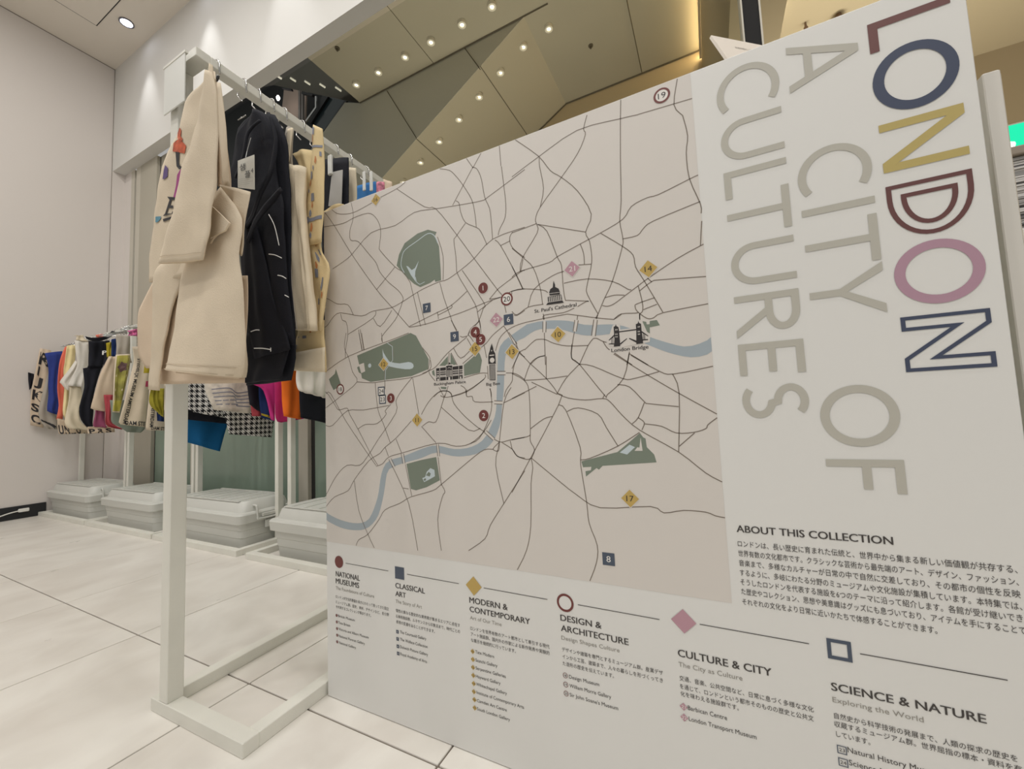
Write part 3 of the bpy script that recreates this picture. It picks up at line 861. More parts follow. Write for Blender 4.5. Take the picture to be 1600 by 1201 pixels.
def circ(c, r, n=28, e=1): return [(c[0]+r*math.cos(2*math.pi*k/n), c[1]+r*math.sin(2*math.pi*k/n)) for k in range(n)]
def marker(kind, num, px, py, r=None, halo=True, name='map_marker'):
    c = bz(px, py); par = None; cap = .0115
    if kind == 'dot':
        r = r or .0115
        if halo: put('halo', circ(c, r+.0015), [tuple(range(28))], I_bg, 3)
        par = put(name, circ(c, r), [tuple(range(28))], I_red, 3.5, None, 'dark red round marker'+(' numbered '+num if num else ''))
        if num: text_c(num, *c, cap, I_white, par)
    elif kind == 'ring':
        r = r or .0134; t = r*.256
        put('halo', circ(c, r), [tuple(range(28))], I_white if num else I_face_, 3)
        vs, fs = ribbon2d(circ(c, r-t/2), t, True); par = put(name, vs, fs, I_red, 3.5, None, 'dark red ring marker'+(' numbered '+num if num else ''))
        if num: text_c(num, *c, cap, I_black, par)
    elif kind in ('sq', 'sqo'):
        r = r or .0105
        q = [(c[0]-r, c[1]-r), (c[0]+r, c[1]-r), (c[0]+r, c[1]+r), (c[0]-r, c[1]+r)]
        if kind == 'sq':
            par = put(name, q, [(0, 1, 2, 3)], I_blue, 3.5, None, 'slate blue square marker'+(' numbered '+num if num else ''))
            if num: text_c(num, *c, cap, I_white, par)
        else:
            t = r*.22; q2 = [(c[0]+(x-c[0])*(1-t/2/r), c[1]+(z-c[1])*(1-t/2/r)) for x, z in q]
            if num: put('halo', q, [(0, 1, 2, 3)], I_white, 3)
            vs = [(c[0]+(x-c[0])*f, c[1]+(z-c[1])*f) for f in (1, 1-2*.17 if not num else 1-2*.12) for x, z in q]
            par = put(name, vs, [(i, (i+1) % 4, 4+(i+1) % 4, 4+i) for i in range(4)], I_blue, 3.5, None, 'slate blue square outline marker'+(' numbered '+num if num else ''))
            if num: text_c(num, *c, cap*.95, I_black, par)
    else:
        r = r or .0148; g = kind == 'gold'
        q = [(c[0]-r, c[1]), (c[0], c[1]-r), (c[0]+r, c[1]), (c[0], c[1]+r)]
        if halo: h = 1.12; put('halo', [(c[0]+(x-c[0])*h, c[1]+(z-c[1])*h) for x, z in q], [(0, 1, 2, 3)], I_bg, 3)
        par = put(name, q, [(0, 1, 2, 3)], I_gold if g else I_pink, 3.5, None, ('gold' if g else 'pink')+' diamond marker'+(' numbered '+num if num else ''))
        if num: text_c(num, *c, cap*.95, I_black if g else I_white, par)
    return par
I_face_ = M_face
for k, n, x, y in (('dot', '1', 755, 450), ('dot', '2', 756, 649), ('dot', '3', 611, 622), ('dot', '4', 742.8, 518.8), ('dot', '5', 751.3, 530.3),
                   ('ring', '20', 792, 467), ('ring', '18', 532, 608), ('ring', '19', 1034, 149.5),
                   ('sq', '7', 667, 481), ('sq', '9', 710.5, 525.7), ('sq', '6', 794.8, 499), ('sq', '8', 951, 873),
                   ('gold', '16', 587.5, 312), ('gold', '12', 599.5, 569), ('gold', '11', 652, 656), ('gold', '15', 742.4, 545), ('gold', '13', 800.3, 549.5), ('gold', '10', 872, 522.5), ('gold', '14', 1013, 420), ('gold', '17', 984.5, 778.5),
                   ('pink', '21', 894, 420), ('pink', '22', 775.6, 499.5), ('sqo', '24', 596, 611), ('sqo', '23', 598, 623.7)):
    marker(k, n, x, y)
# ---- landmark icons
def icon(name, label, c, shapes, holes=(), halo=None):
    V, Fc = [], []
    for s in shapes:
        n = len(V); q = [c(p) for p in P(s)]; V += q; Fc.append(tuple(range(n, n+len(q))))
    if halo: fill('halo', [c(p) for p in P(halo)], I_bg, 2.8)
    o = put(name, V, Fc, I_black, 4, None, label)
    if holes:
        V, Fc = [], []
        for s in holes:
            n = len(V); q = [c(p) for p in P(s)]; V += q; Fc.append(tuple(range(n, n+len(q))))
        put('cutout', V, Fc, I_bg, 4.3, o)
    return o
def rc(x0, y0, x1, y1): return f"{x0},{y0} {x1},{y0} {x1},{y1} {x0},{y1}"
icon('landmark_icon', 'black palace icon', cE, ["218,755 372,735 372,722 390,712 470,708 472,728 630,708 632,912 222,952", "411,720 417,720 417,660 411,660", "417,662 440,668 440,690 417,688"],
     [f"{x},{y+dy} {x+12},{y+dy-1} {x+12},{y+dy+h-1} {x},{y+dy+h}" for y, h, sl in ((795, 18, 0), (828, 16, 0), (862, 26, 0)) for x in list(range(232, 262, 18))+list(range(286, 372, 18))+list(range(482, 566, 18))+list(range(584, 626, 18)) for dy in [-(x-232)*.075]]
     + [f"{x},780 {x+7},779 {x+7},868 {x},870" for x in (392, 412, 432, 450)] + ["218,893 632,852 632,858 218,900", rc(410, 890, 438, 940), rc(238, 915, 262, 950), rc(590, 880, 612, 915), "395,752 420,735 455,748 455,754 420,742 395,758", "272,748 280,747 280,945 272,946", "372,735 378,735 378,935 372,936", "466,728 472,728 472,926 466,927", "568,716 574,716 574,918 568,919"],
     "205,740 360,715 375,695 480,690 490,710 645,690 650,925 205,970")
icon('landmark_icon', 'black clock tower icon', cE, ["1085,365 1110,440 1112,470 1140,520 1145,575 1150,690 1140,690 1145,940 1055,940 1050,690 1035,690 1032,575 1040,520 1058,470 1062,440"],
     ["1095,585 1120,596 1132,625 1120,655 1095,668 1068,658 1055,628 1065,598", "1080,465 1092,470 1090,488 1078,488", "1052,545 1125,538 1125,552 1052,560",
      rc(1068, 700, 1076, 932), rc(1090, 700, 1098, 932), rc(1112, 700, 1119, 932), rc(1129, 700, 1134, 932), "1035,688 1150,682 1150,690 1035,696"],
     "1085,345 1165,560 1165,800 1160,960 1040,960 1030,700 1015,560")
icon('landmark_icon', 'black domed cathedral icon', cF, ["328,135 336,160 345,180 345,205 385,225 400,262 400,290 283,303 278,272 290,232 320,210 322,175", "262,320 415,292 425,355 445,385 243,412 265,382"],
     ["278,280 400,264 400,268 278,285"]+[f"{x},{325-(x-262)*.18} {x+9},{324-(x-262)*.18} {x+12},{372-(x-262)*.14} {x+3},{374-(x-262)*.14}" for x in range(275, 412, 21)]+["258,378 430,352 430,357 258,384"],
     None)
icon('landmark_icon', 'black bascule bridge icon', cF, ["1035,628 1042,650 1065,662 1072,700 1085,850 1085,878 1012,885 1015,860 1020,800 1010,660 1028,650", "1290,592 1300,615 1322,625 1328,700 1342,800 1345,845 1268,855 1268,700 1262,630 1285,618",
      "1068,710 1268,683 1268,696 1070,722", "1085,845 1160,788 1165,795 1088,862", "1268,815 1190,785 1185,795 1268,838",
      "1018,745 955,808 957,815 985,795 985,845 955,850 955,858 1018,858 1018,848 990,846 990,790 1018,765", "1328,705 1405,760 1400,768 1365,745 1368,798 1400,797 1402,808 1335,815 1335,802 1360,800 1358,742 1328,722",
      "1000,780 1006,775 1006,850 1000,850", "1344,730 1350,733 1354,802 1348,803"],
     [rc(1030, 685, 1038, 700), rc(1046, 683, 1054, 698), rc(1030, 735, 1038, 750), rc(1046, 734, 1054, 749), rc(1032, 765, 1040, 780), rc(1048, 764, 1056, 779),
      rc(1285, 652, 1293, 667), rc(1300, 650, 1308, 665), rc(1285, 705, 1293, 720), rc(1300, 704, 1308, 719), rc(1287, 735, 1295, 750), rc(1302, 734, 1310, 749)],
     "1000,640 1080,620 1085,690 1250,670 1255,590 1340,590 1345,700 1425,770 1420,830 1200,870 1080,900 940,870 945,800")
text_px("St. Paul's Cathedral", (820+112/7.273, 420+500/7.273), (820+588/7.273, 420+425/7.273), 5.3, I_text, 'place_name')
text_px('London Bridge', (820+985/7.273, 420+945/7.273), (820+1405/7.273, 420+905/7.273), 5.5, I_text, 'place_name')
text_px('Buckingham Palace', (678.5, 602), (727.8, 598.5), 4.2, I_text, 'place_name')
text_px('Big Ben', (760, 602.5), (781, 601), 4.5, I_text, 'place_name')

# ---- big turned title letters: s runs down the board, t runs to the right (cap height 1)
def letter(ch, z0, z1, base, cap, th, m, label):
    W = (z0-z1)/cap; V, Fc = [], []
    def rib(pts, closed=False, t=th):
        vs, fs = ribbon2d(pts, t, closed); n = len(V); V.extend(vs); Fc.extend(tuple(i+n for i in f) for f in fs)
    def poly(pts): n = len(V); V.extend(pts); Fc.append(tuple(range(n, n+len(pts))))
    h = th/2
    def ell(cx, cy, rx, ry, a0, a1, n=30): return [(cx+rx*math.cos(math.radians(a0+(a1-a0)*k/n)), cy+ry*math.sin(math.radians(a0+(a1-a0)*k/n))) for k in range(n+1)]
    if ch == 'L': rib([(h, 0), (h, 1)]); rib([(0, h), (W, h)])
    elif ch == 'O': rib(ell(W/2, .5, W/2-h, .5-h+.01, 0, 360, 48)[:-1], True, th*1.08)
    elif ch == 'N':
        rib([(h, 0), (h, 1)]); rib([(W-h, 0), (W-h, 1)]); poly([(0, 1), (th*1.25, 1), (W, 0), (W-th*1.25, 0)])
    elif ch == 'I': rib([(W/2, 0), (W/2, 1)])
    elif ch == 'T': rib([(W/2, 0), (W/2, 1)]); rib([(0, 1-h), (W, 1-h)])
    elif ch == 'C': rib(ell(W*.60, .5, W*.60-h, .5-h+.01, 55, 305, 40))
    elif ch == 'A':
        k = th*.62; poly([(0, 0), (k*1.8, 0), (W/2+k*.9, 1), (W/2-k*.9, 1)]); poly([(W, 0), (W-k*1.8, 0), (W/2-k*.9, 1), (W/2+k*.9, 1)]); rib([(W*.2, .30), (W*.8, .30)])
    elif ch == 'Y':
        rib([(W/2, 0), (W/2, .46)]); k = th*.62
        poly([(0, 1), (k*2, 1), (W/2+h, .42), (W/2-h, .42)]); poly([(W, 1), (W-k*2, 1), (W/2-h, .42), (W/2+h, .42)])
    elif ch == 'F': rib([(h, 0), (h, 1)]); rib([(0, 1-h), (W, 1-h)]); rib([(0, .53), (W*.9, .53)])
    elif ch == 'E': rib([(h, 0), (h, 1)]); rib([(0, 1-h), (W, 1-h)]); rib([(0, .52), (W*.92, .52)]); rib([(0, h), (W, h)])
    elif ch == 'U': rib([(h, 1)]+ell(W/2, W/2-h+h, W/2-h, W/2-h, 180, 360, 20)+[(W-h, 1)])
    elif ch == 'R': rib([(h, 0), (h, 1)]); rib([(0, 1-h)]+ell(W*.45, .74, W*.42-h*.4, .26-h, 90, -90, 18)+[(0, .48+h)]); poly([(W*.34, .50), (W*.34+th*1.25, .50), (W+h*.6, 0), (W-th*.9, 0)])
    elif ch == 'S':
        a = ell(W*.52, .745, W*.42-h*.2, .255-h, 40, 270, 20); b = ell(W*.48, .26, W*.44-h*.2, .26-h, 90, -140, 20)
        rib([(p[0], p[1]) for p in a]+[(p[0], p[1]) for p in b][1:])
    elif ch == 'D':     # double outline
        def dshape(i): return [(i, i), (i, 1-i)]+[(W*.28+(W*.72-i)*math.cos(math.radians(a)), .5+(.5-i)*math.sin(math.radians(a))) for a in range(90, -91, -9)]
        rib(dshape(th*.5), True, th); rib(dshape(th*3.1), True, th)
    elif ch == 'n':     # outlined N
        q = .20; o_ = th*.5
        rib([(o_, o_), (o_, 1-o_), (q, 1-o_), (W-q, .36), (W-q, 1-o_), (W-o_, 1-o_), (W-o_, o_), (W-q+.0, o_), (q, .64), (q, o_)], True, th)
    comp = list(range(len(V)))      # every stroke gets its own hair-thin ink layer so that crossing strokes do not fight
    for f in Fc:
        r_ = min(comp[i] for i in f); olds = {comp[i] for i in f}
        comp = [r_ if c in olds else c for c in comp]
    ids = sorted(set(comp)); lay = [ids.index(c) for c in comp]
    vs = [(base+t*cap, YB-LZ*(3+.18*lay[i]), z0-s*cap) for i, (s, t) in enumerate(V)]
    o = keep(mesh_obj('title_letter', vs, Fc, m), board); o['label'] = label
    return o
T_red = ink('title_brown_red', (110, 70, 67)); T_navy = ink('title_navy', (66, 74, 96)); T_gold = ink('title_gold', (186, 168, 104)); T_dred = ink('title_dark_red', (104, 66, 64)); T_mauve = ink('title_mauve', (178, 142, 158))
B0, CP = .2325, .0838
for ch, z0, z1, th, m_, lb in (('L', 1.188, 1.1445, .122, T_red, 'brownish red letter L'), ('O', 1.142, 1.0505, .135, T_navy, 'navy letter O'), ('N', 1.0395, .971, .128, T_gold, 'gold letter N'),
                               ('D', .9515, .877, .066, T_dred, 'dark red double outlined letter D'), ('O', .868, .785, .125, T_mauve, 'mauve letter O'), ('n', .7715, .6985, .056, T_navy, 'navy outlined letter N')):
    letter(ch, z0, z1, B0, CP, th, m_, lb)
for ch, z0, z1 in (('A', 1.1985, 1.126), ('C', 1.031, .959), ('I', .9437, .9337), ('T', .919, .854), ('Y', .851, .781), ('O', .685, .602), ('F', .584, .540)):
    letter(ch, z0, z1, .138, .0825, .118, I_big, 'light grey letter '+ch)
for ch, z0, z1 in (('C', 1.197, 1.124), ('U', 1.1115, 1.046), ('L', 1.031, .987), ('T', .990, .925), ('U', .9115, .847), ('R', .831, .769), ('E', .7565, .7085), ('S', .694, .644)):
    letter(ch, z0, z1, .043, .0825, .118, I_big, 'light grey letter '+ch)

# ---- about text and legend
text_px('ABOUT THIS COLLECTION', (1151, 830.9), (1395, 850.2), 10.5, I_text, 'heading')
def c5(x, y): return (1130+x/6.32, 800+y/6.32)
def c6(x, y): return (1360+x/6.32, 820+y/6.32)
for s, a, b in (('ロンドンは、長い歴史に育まれた伝統と、世界中から集まる新しい価値観が共存する、', c5(145, 333), c6(1452, 470)),
                ('世界有数の文化都市です。クラシックな芸術から最先端のアート、デザイン、ファッション、', c5(150, 430), c6(1465, 590)),
                ('音楽まで、多様なカルチャーが日常の中で自然に交差しており、その都市の個性を反映', c5(158, 525), c6(1482, 712)),
                ('するように、多岐にわたる分野のミュージアムや文化施設が集積しています。本特集では、', c5(165, 618), c6(1500, 835)),
                ('そうしたロンドンを代表する施設を6つのテーマに沿って紹介します。各館が受け継いでき', c5(172, 712), c6(1505, 950)),
                ('た歴史やコレクション、思想や美意識はグッズにも息づいており、アイテムを手にすることで', c5(180, 806), c6(1540, 1072)),
                ('それぞれの文化をより日常に近いかたちで体感することができます。', c5(190, 905), c6(660, 1068))):
    text_px(s, a, b, 7.2, I_text, 'paragraph_line')
def block(o, sc, rows):
    for r in rows:
        s, x0, y0, x1, y1, cap = r[:6]; m_ = r[6] if len(r) > 6 else I_text; nm = r[7] if len(r) > 7 else 'text_line'
        text_px(s, (o[0]+x0/sc, o[1]+y0/sc), (o[0]+x1/sc, o[1]+y1/sc), cap/sc, m_, nm)
H, SU, PL = 'heading', 'subtitle', 'paragraph_line'
block((510, 850), 5.717, [('NATIONAL', 85, 287, 298, 322, 45, I_text, H), ('MUSEUMS', 85, 350, 292, 388, 45, I_text, H), ('The Foundations of Culture', 85, 405, 428, 475, 28, I_grey, SU),
    ('ロンドンが文化的基盤を長きにわたって担ってきた国立', 85, 480, 558, 585, 20, I_text, PL), ('ミュージアム群。歴史、美術、デザインなど、各分野', 85, 528, 560, 637, 20, I_text, PL), ('を代表するコレクションが集まります。', 88, 572, 400, 642, 20, I_text, PL),
    ('British Museum', 108, 652, 255, 685, 22), ('Tate Britain', 108, 710, 215, 735, 22), ('Victoria and Albert Museum', 112, 770, 378, 838, 22), ('National Portrait Gallery', 113, 830, 345, 895, 22), ('National Gallery', 115, 888, 265, 933, 22),
    ('CLASSICAL', 618, 390, 880, 438, 45, I_text, H), ('ART', 618, 460, 710, 477, 43, I_text, H), ('The Story of Art', 620, 525, 855, 570, 30, I_grey, SU),
    ('個性の異なる歴史的な美術館が集まるエリアに点在す', 622, 608, 1195, 730, 22, I_text, PL), ('る美術施設群。ルネサンスから印象派まで、時代ごとの', 622, 658, 1195, 785, 22, I_text, PL), ('表現の変遷を辿ることができます。', 625, 706, 970, 787, 22, I_text, PL),
    ('The Courtauld Gallery', 658, 795, 893, 855, 25), ('The Wallace Collection', 660, 862, 905, 924, 25), ('Dulwich Picture Gallery', 660, 925, 908, 998, 25), ('Royal Academy of Arts', 663, 990, 900, 1060, 25)])
block((710, 880), 4.571, [('MODERN &', 108, 280, 380, 332, 40, I_text, H), ('CONTEMPORARY', 110, 345, 540, 432, 38, I_text, H), ('Art of Our Time', 113, 398, 338, 447, 25, I_grey, SU),
    ('ロンドンを世界有数のアート都市として牽引する現代', 115, 475, 680, 602, 20, I_text, PL), ('アート施設群。国内外の作家による新作発表や実験的', 118, 515, 680, 650, 20, I_text, PL), ('な展示を継続的に行っています。', 120, 556, 440, 637, 20, I_text, PL),
    ('Tate Modern', 150, 642, 285, 673, 22), ('Saatchi Gallery', 152, 698, 308, 742, 22), ('Serpentine Galleries', 153, 757, 368, 815, 22), ('Hayward Gallery', 155, 815, 330, 864, 22), ('Whitechapel Gallery', 157, 872, 376, 936, 22), ('Institute of Contemporary Arts', 160, 930, 498, 1036, 22), ('Camden Art Centre', 163, 987, 375, 1057, 22), ('South London Gallery', 163, 1045, 398, 1126, 22),
    ('DESIGN &', 758, 405, 1050, 465, 42, I_text, H), ('ARCHITECTURE', 762, 482, 1243, 580, 42, I_text, H), ('Design Shapes Culture', 765, 545, 1180, 630, 27, I_grey, SU),
    ('デザインや建築を専門とするミュージアム群。産業デザ', 770, 628, 1490, 788, 22, I_text, PL), ('インから工芸、建築まで、人々の暮らしを形づくってき', 773, 677, 1490, 845, 22, I_text, PL), ('た造形の歴史を伝えています。', 775, 724, 1140, 814, 22, I_text, PL),
    ('Design Museum', 820, 822, 1035, 872, 25), ('William Morris Gallery', 823, 885, 1120, 962, 25), ("Sir John Soane's Museum", 825, 950, 1170, 1043, 25)])
block((1040, 930), 4.804, [('CULTURE & CITY', 93, 458, 795, 600, 52, I_text, H), ('The City as Culture', 98, 533, 578, 635, 34, I_grey, SU),
    ('交通、音楽、公共空間など、日常に息づく多様な文化', 105, 632, 1112, 872, 28, I_text, PL), ('を通じて、ロンドンという都市そのものの歴史と公共文', 108, 692, 1112, 942, 28, I_text, PL), ('化を味わえる施設群です。', 113, 750, 550, 857, 28, I_text, PL),
    ('Barbican Centre', 168, 858, 462, 932, 32), ('London Transport Museum', 175, 938, 683, 1078, 32)])
block((1270, 970), 4.848, [('SCIENCE & NATURE', 140, 522, 1312, 772, 58, I_text, H), ('Exploring the World', 150, 610, 840, 765, 38, I_grey, SU),
    ('自然史から科学技術の発展まで、人類の探求の歴史を', 163, 737, 1550, 1055, 33, I_text, PL), ('収蔵するミュージアム群。世界屈指の標本・資料を有', 165, 807, 1585, 1128, 33, I_text, PL), ('しています。', 178, 873, 435, 930, 33, I_text, PL),
    ('Natural History Museum', 265, 1003, 985, 1170, 40), ('Science Museum', 275, 1095, 760, 1212, 40)])
# legend rule lines and symbols
for a, b in (((540, 879.5), (607, 891.5)), ((636, 896.8), (717, 911.2)), ((756, 918.2), (855.5, 935.8)), ((903, 944.5), (1030.5, 967)), ((1093.3, 974.3), (1264, 1005.5)), ((1343.5, 1020.8), (1574, 1061.8))):
    p, q = bz(*a), bz(*b); z = (p[1]+q[1])/2
    vs, fs = ribbon2d([(p[0], z), (q[0], z)], .0011); put('rule_line', vs, fs, I_text, 3)
marker('dot', '', 529.9, 877.4, .0143, False, 'legend_symbol'); marker('sq', '', 624.5, 894.8, .0131, False, 'legend_symbol'); marker('gold', '', 740.3, 915, .0187, False, 'legend_symbol')
marker('ring', '', 883.2, 941.2, .0158, True, 'legend_symbol'); marker('pink', '', 1068, 970, .0185, False, 'legend_symbol'); marker('sqo', '', 1311.2, 1015, .0133, False, 'legend_symbol')
def bullets(kind, o, sc, pts, r, nums):
    for (x, y), n in zip(pts, nums):
        px, py = o[0]+x/sc, o[1]+y/sc; c = bz(px, py)
        if kind == 'dot': par = put('bullet', circ(c, r, 16), [tuple(range(16))], I_red, 3.5); col = I_white
        elif kind == 'sq': par = put('bullet', [(c[0]-r, c[1]-r), (c[0]+r, c[1]-r), (c[0]+r, c[1]+r), (c[0]-r, c[1]+r)], [(0, 1, 2, 3)], I_blue, 3.5); col = I_white
        elif kind in ('gold', 'pink'): par = put('bullet', [(c[0]-r, c[1]), (c[0], c[1]-r), (c[0]+r, c[1]), (c[0], c[1]+r)], [(0, 1, 2, 3)], I_gold if kind == 'gold' else I_pink, 3.5); col = I_black if kind == 'gold' else I_white
        elif kind == 'ring': vs, fs = ribbon2d(circ(c, r*.92, 18), r*.17, True); par = put('bullet', vs, fs, I_red, 3.5); col = I_black
        else:
            vs = [(c[0]+sx*r*f, c[1]+sz*r*f) for f in (1, .8) for sx, sz in ((-1, -1), (1, -1), (1, 1), (-1, 1))]
            par = put('bullet', vs, [(i, (i+1) % 4, 4+(i+1) % 4, 4+i) for i in range(4)], I_blue, 3.5); col = I_black
        text_c(n, *c, r*.95, col, par)
bullets('dot', (510, 850), 5.717, [(93, 634), (95, 693), (97, 752), (98, 811), (98, 870)], .0034, '12345')
bullets('sq', (510, 850), 5.717, [(636, 780), (638, 845), (640, 910), (643, 974)], .0036, '6789')
bullets('gold', (710, 880), 4.571, [(131, 627), (133, 684), (134, 741), (136, 798), (139, 856), (140, 914), (144, 971), (146, 1030)], .0050, ['10', '11', '12', '13', '14', '15', '16', '17'])
bullets('ring', (710, 880), 4.571, [(793, 798), (796, 863), (799, 927)], .0046, ['18', '19', '20'])
bullets('pink', (1040, 930), 4.804, [(135, 833), (140, 914)], .0058, ['21', '22'])
bullets('sqo', (1270, 970), 4.848, [(220, 973), (230, 1068)], .0052, ['23', '24'])

# ================================================================ CLOTH
def cloth_mat(name, rgb, w=.06, bump=.35, rough=.85):
    return mat(name, rgb, rough, noise=w, scale=14, bump=bump, bscale=420, spec=.2)
C_canvas = cloth_mat('canvas_natural', (216, 201, 178)); C_canvas2 = cloth_mat('canvas_warm', (214, 194, 170)); C_cream = cloth_mat('canvas_cream', (230, 216, 190))
C_black = cloth_mat('cotton_black', (34, 35, 42), .1); C_grey = cloth_mat('canvas_grey', (176, 168, 156)); C_yellow = cloth_mat('printed_yellow_cotton', (228, 206, 160), .1)
C_white = cloth_mat('cotton_white', (228, 222, 212))
PR_blk = mat('print_black', (44, 42, 44), .7); PR_or = mat('print_orange', (196, 92, 58), .7, noise=.5, scale=60); PR_mag = mat('print_magenta', (160, 66, 128), .7); PR_pur = mat('print_purple', (92, 72, 122), .7)
PR_teal = mat('print_teal', (84, 138, 158), .7); PR_white = mat('print_white', (225, 225, 222), .7); PR_bl = mat('print_slate', (134, 138, 152), .7); PR_och = mat('print_ochre', (196, 128, 78), .7)

def poly_at(poly, t):
    """poly: list of 3D points top to bottom; t by cumulative index-length"""
    L_ = [0]
    for a, b in zip(poly, poly[1:]): L_.append(L_[-1]+(b-a).length)
    s = t*L_[-1]; j = 0
    while j < len(poly)-2 and L_[j+1] < s: j += 1
    f = (s-L_[j])/max(1e-9, L_[j+1]-L_[j])
    return poly[j].lerp(poly[j+1], min(1, max(0, f)))

def sheet(name, left, right, nrm, th, m, parent, amp=.004, freq=2.2, seed=0, nu=18, nv=26, open_bottom=False, sm=3, edge=.25, hang=1.0, wr=None, ramp=1.0):
    wr = min(.007, th*.45) if wr is None else wr
    """closed two layer cloth between two 3D edge polylines; returns surf(u, v) on the camera side"""
    left = [Vector(p) for p in (smooth_poly([tuple(p) for p in left], sm) if len(left) > 2 else left)]
    right = [Vector(p) for p in (smooth_poly([tuple(p) for p in right], sm) if len(right) > 2 else right)]
    n = Vector(nrm).normalized(); rd = random.Random(seed); ph = [rd.uniform(0, 6.28) for _ in range(6)]
    def fold(u, v):
        return amp*((.35+.65*v*hang)*math.sin(freq*6.283*u+ph[0]+1.3*math.sin(2.6*v+ph[1])) + .45*math.sin(freq*2.7*6.283*u*.5+ph[2]+4*v) + .5*math.sin(7*v+ph[3]+3*u))
    so = Vector((seed*3.7, seed*1.3, 0))
    _f = fold
    def fold(u, v):
        q = poly_at(left, v).lerp(poly_at(right, v), u)
        return _f(u, v)+wr*(mnoise.noise(Vector((q.x*9+q.y*7, q.z*5+u*2, 0))+so)+.45*mnoise.noise(Vector((q.x*26+q.y*22+q.z*9, q.z*17, 3))+so))
    def base(u, v): return poly_at(left, v).lerp(poly_at(right, v), u)
    def off(u, v=1): return th*.5*(edge+(1-edge)*(1-abs(2*u-1)**3))*(ramp+(1-ramp)*v**2)
    def surf(u, v, lift=0.0): return base(u, v)+n*(fold(u, v)+off(u, v)+lift)
    def back(u, v): return base(u, v)+n*(fold(u, v)-off(u, v))
    vs, fs = [], []; K = 2*(nu+1)
    for j in range(nv+1):
        v = j/nv
        vs += [surf(i/nu, v) for i in range(nu+1)]+[back(1-i/nu, v) for i in range(nu+1)]
    for j in range(nv):
        for i in range(K):
            k = (i+1) % K; fs.append((j*K+i, (j+1)*K+i, (j+1)*K+k, j*K+k))
    for i in range(nu): fs.append((i, i+1, K-2-i, K-1-i))
    if not open_bottom:
        b = nv*K
        for i in range(nu): fs.append((b+i+1, b+i, b+K-1-i, b+K-2-i))
    o = mesh_obj(name, vs, fs, m, None, True)
    if parent is not None: keep(o, parent)
    o['_'] = 1; del o['_']
    return surf, o

def on_surf(name, vs, fs, surf, f, m, parent, lift=.0012):
    o = mesh_obj(name, [surf(*f(x, y), lift) for x, y in vs], fs, m); keep(o, parent); return o
def stroke(name, pts, wd, surf, m, parent, lift=.0012, k=4):
    pts = smooth_poly([tuple(p) for p in pts], k) if len(pts) > 2 else [tuple(Vector(pts[0]).lerp(Vector(pts[1]), t/6)) for t in range(7)]
    vs, fs = ribbon2d(pts, wd); return on_surf(name, vs, fs, surf, lambda x, y: (x, y), m, parent, lift)
def surf_text(body, surf, u0, v0, du, dv, m, parent, name='printed_text', lift=.0016, bold=.02):
    """text start at (u0,v0); du=(du/dx,dv/dx) per unit length of the whole string, dv the same for cap height"""
    vs, fs = text2d(body, bold); mn = min(a for a, b in vs); W = max(a for a, b in vs)-mn
    return on_surf(name, vs, fs, surf, lambda x, y: (u0+du[0]*(x-mn)/W+dv[0]*y/CAPH, v0+du[1]*(x-mn)/W+dv[1]*y/CAPH), m, parent, lift)

# ---------------- foreground rack: rows in photo pixels laid on planes y = const
RZ = 1.617
def AT(Y): return lambda s: [on(x, y, 1, Y) for x, y in P(s)]
def hanger(x, y, lab, w=.17, ax='x', zt=RZ, drop=.13, grp='wire hangers on the foreground rack', clips=False):
    if ax == 'x': w *= .12; drop = min(drop, .09); x = -1.106-.021*(y-.496)
    t = thing('hanger', lab, 'hanger', (x, y, zt), grp)
    d = Vector((1, 0, 0)) if ax == 'x' else Vector((0, 1, 0)); c = Vector((x, y, zt))
    hk = MB(); pts = [c+d*(.0205*math.cos(a))+Vector((0, 0, -.0105+.0215*math.sin(a))) for a in [math.radians(q) for q in range(-20, 201, 20)]]
    # hook over the rail then neck down to the bar
    pts = [c+d*.0215+Vector((0, 0, -.036))]+pts+[c-d*.0205+Vector((0, 0, -.030)), c+Vector((0, 0, -.052)), c+Vector((0, 0, -drop*.6))]
    hk.tube(pts, .0019, 6); keep(hk.build('hook', M_chrome, smooth=True), t)
    br = MB()
    if ax != 'x': br.tube(smooth_poly([c-d*w+Vector((0, 0, -drop-.012)), c-d*w*.5+Vector((0, 0, -drop+.014)), c+Vector((0, 0, -drop*.6)), c+d*w*.5+Vector((0, 0, -drop+.014)), c+d*w+Vector((0, 0, -drop-.012))], 3), .0016, 6)
    br.tube([c-d*w+Vector((0, 0, -drop-.012)), c+d*w+Vector((0, 0, -drop-.012))], .0016, 6)
    keep(br.build('bar', M_chrome, smooth=True), t)
    if clips:
        for s in (-.6, .6):
            k = MB(); q = c+d*w*s+Vector((0, 0, -drop-.02)); k.box(q-Vector((.008, .008, .018)), q+Vector((.008, .008, .014)), .002); keep(k.build('clip', M_chrome), t)
    return t

NY = (0, -1, 0)
# 1 --- natural canvas tote folded over in front
Y = .455
bag = thing('tote_bag', 'natural canvas tote bag with orange figure and serif letters, nearest on the foreground rack', 'tote bag', on(310, 350, 1, Y), 'bags on the foreground rack')
a = AT(Y+.012)
sheet('back_layer', a("262,400 232,460 220,487 218,520 219,552 228,575"), a("300,400 296,460 290,500 286,540 284,560 282,575"), NY, .010, C_canvas2, bag, .003, 1.5, 11)
sheet('back_layer', a("258,440 252,520 250,600"), a("385,430 386,520 384,598"), NY, .006, C_canvas2, bag, .003, 1.6, 12)
a = AT(Y)
sf, _ = sheet('body', a("331,121 314,135 290,160 282,200 265,240 252,285 245,325 239,370 236,405 235,441"), a("334,121 336,170 337,230 336,300 333,360 330,405 322,430"), NY, .014, C_canvas, bag, .002, 1.2, 13, nv=40)
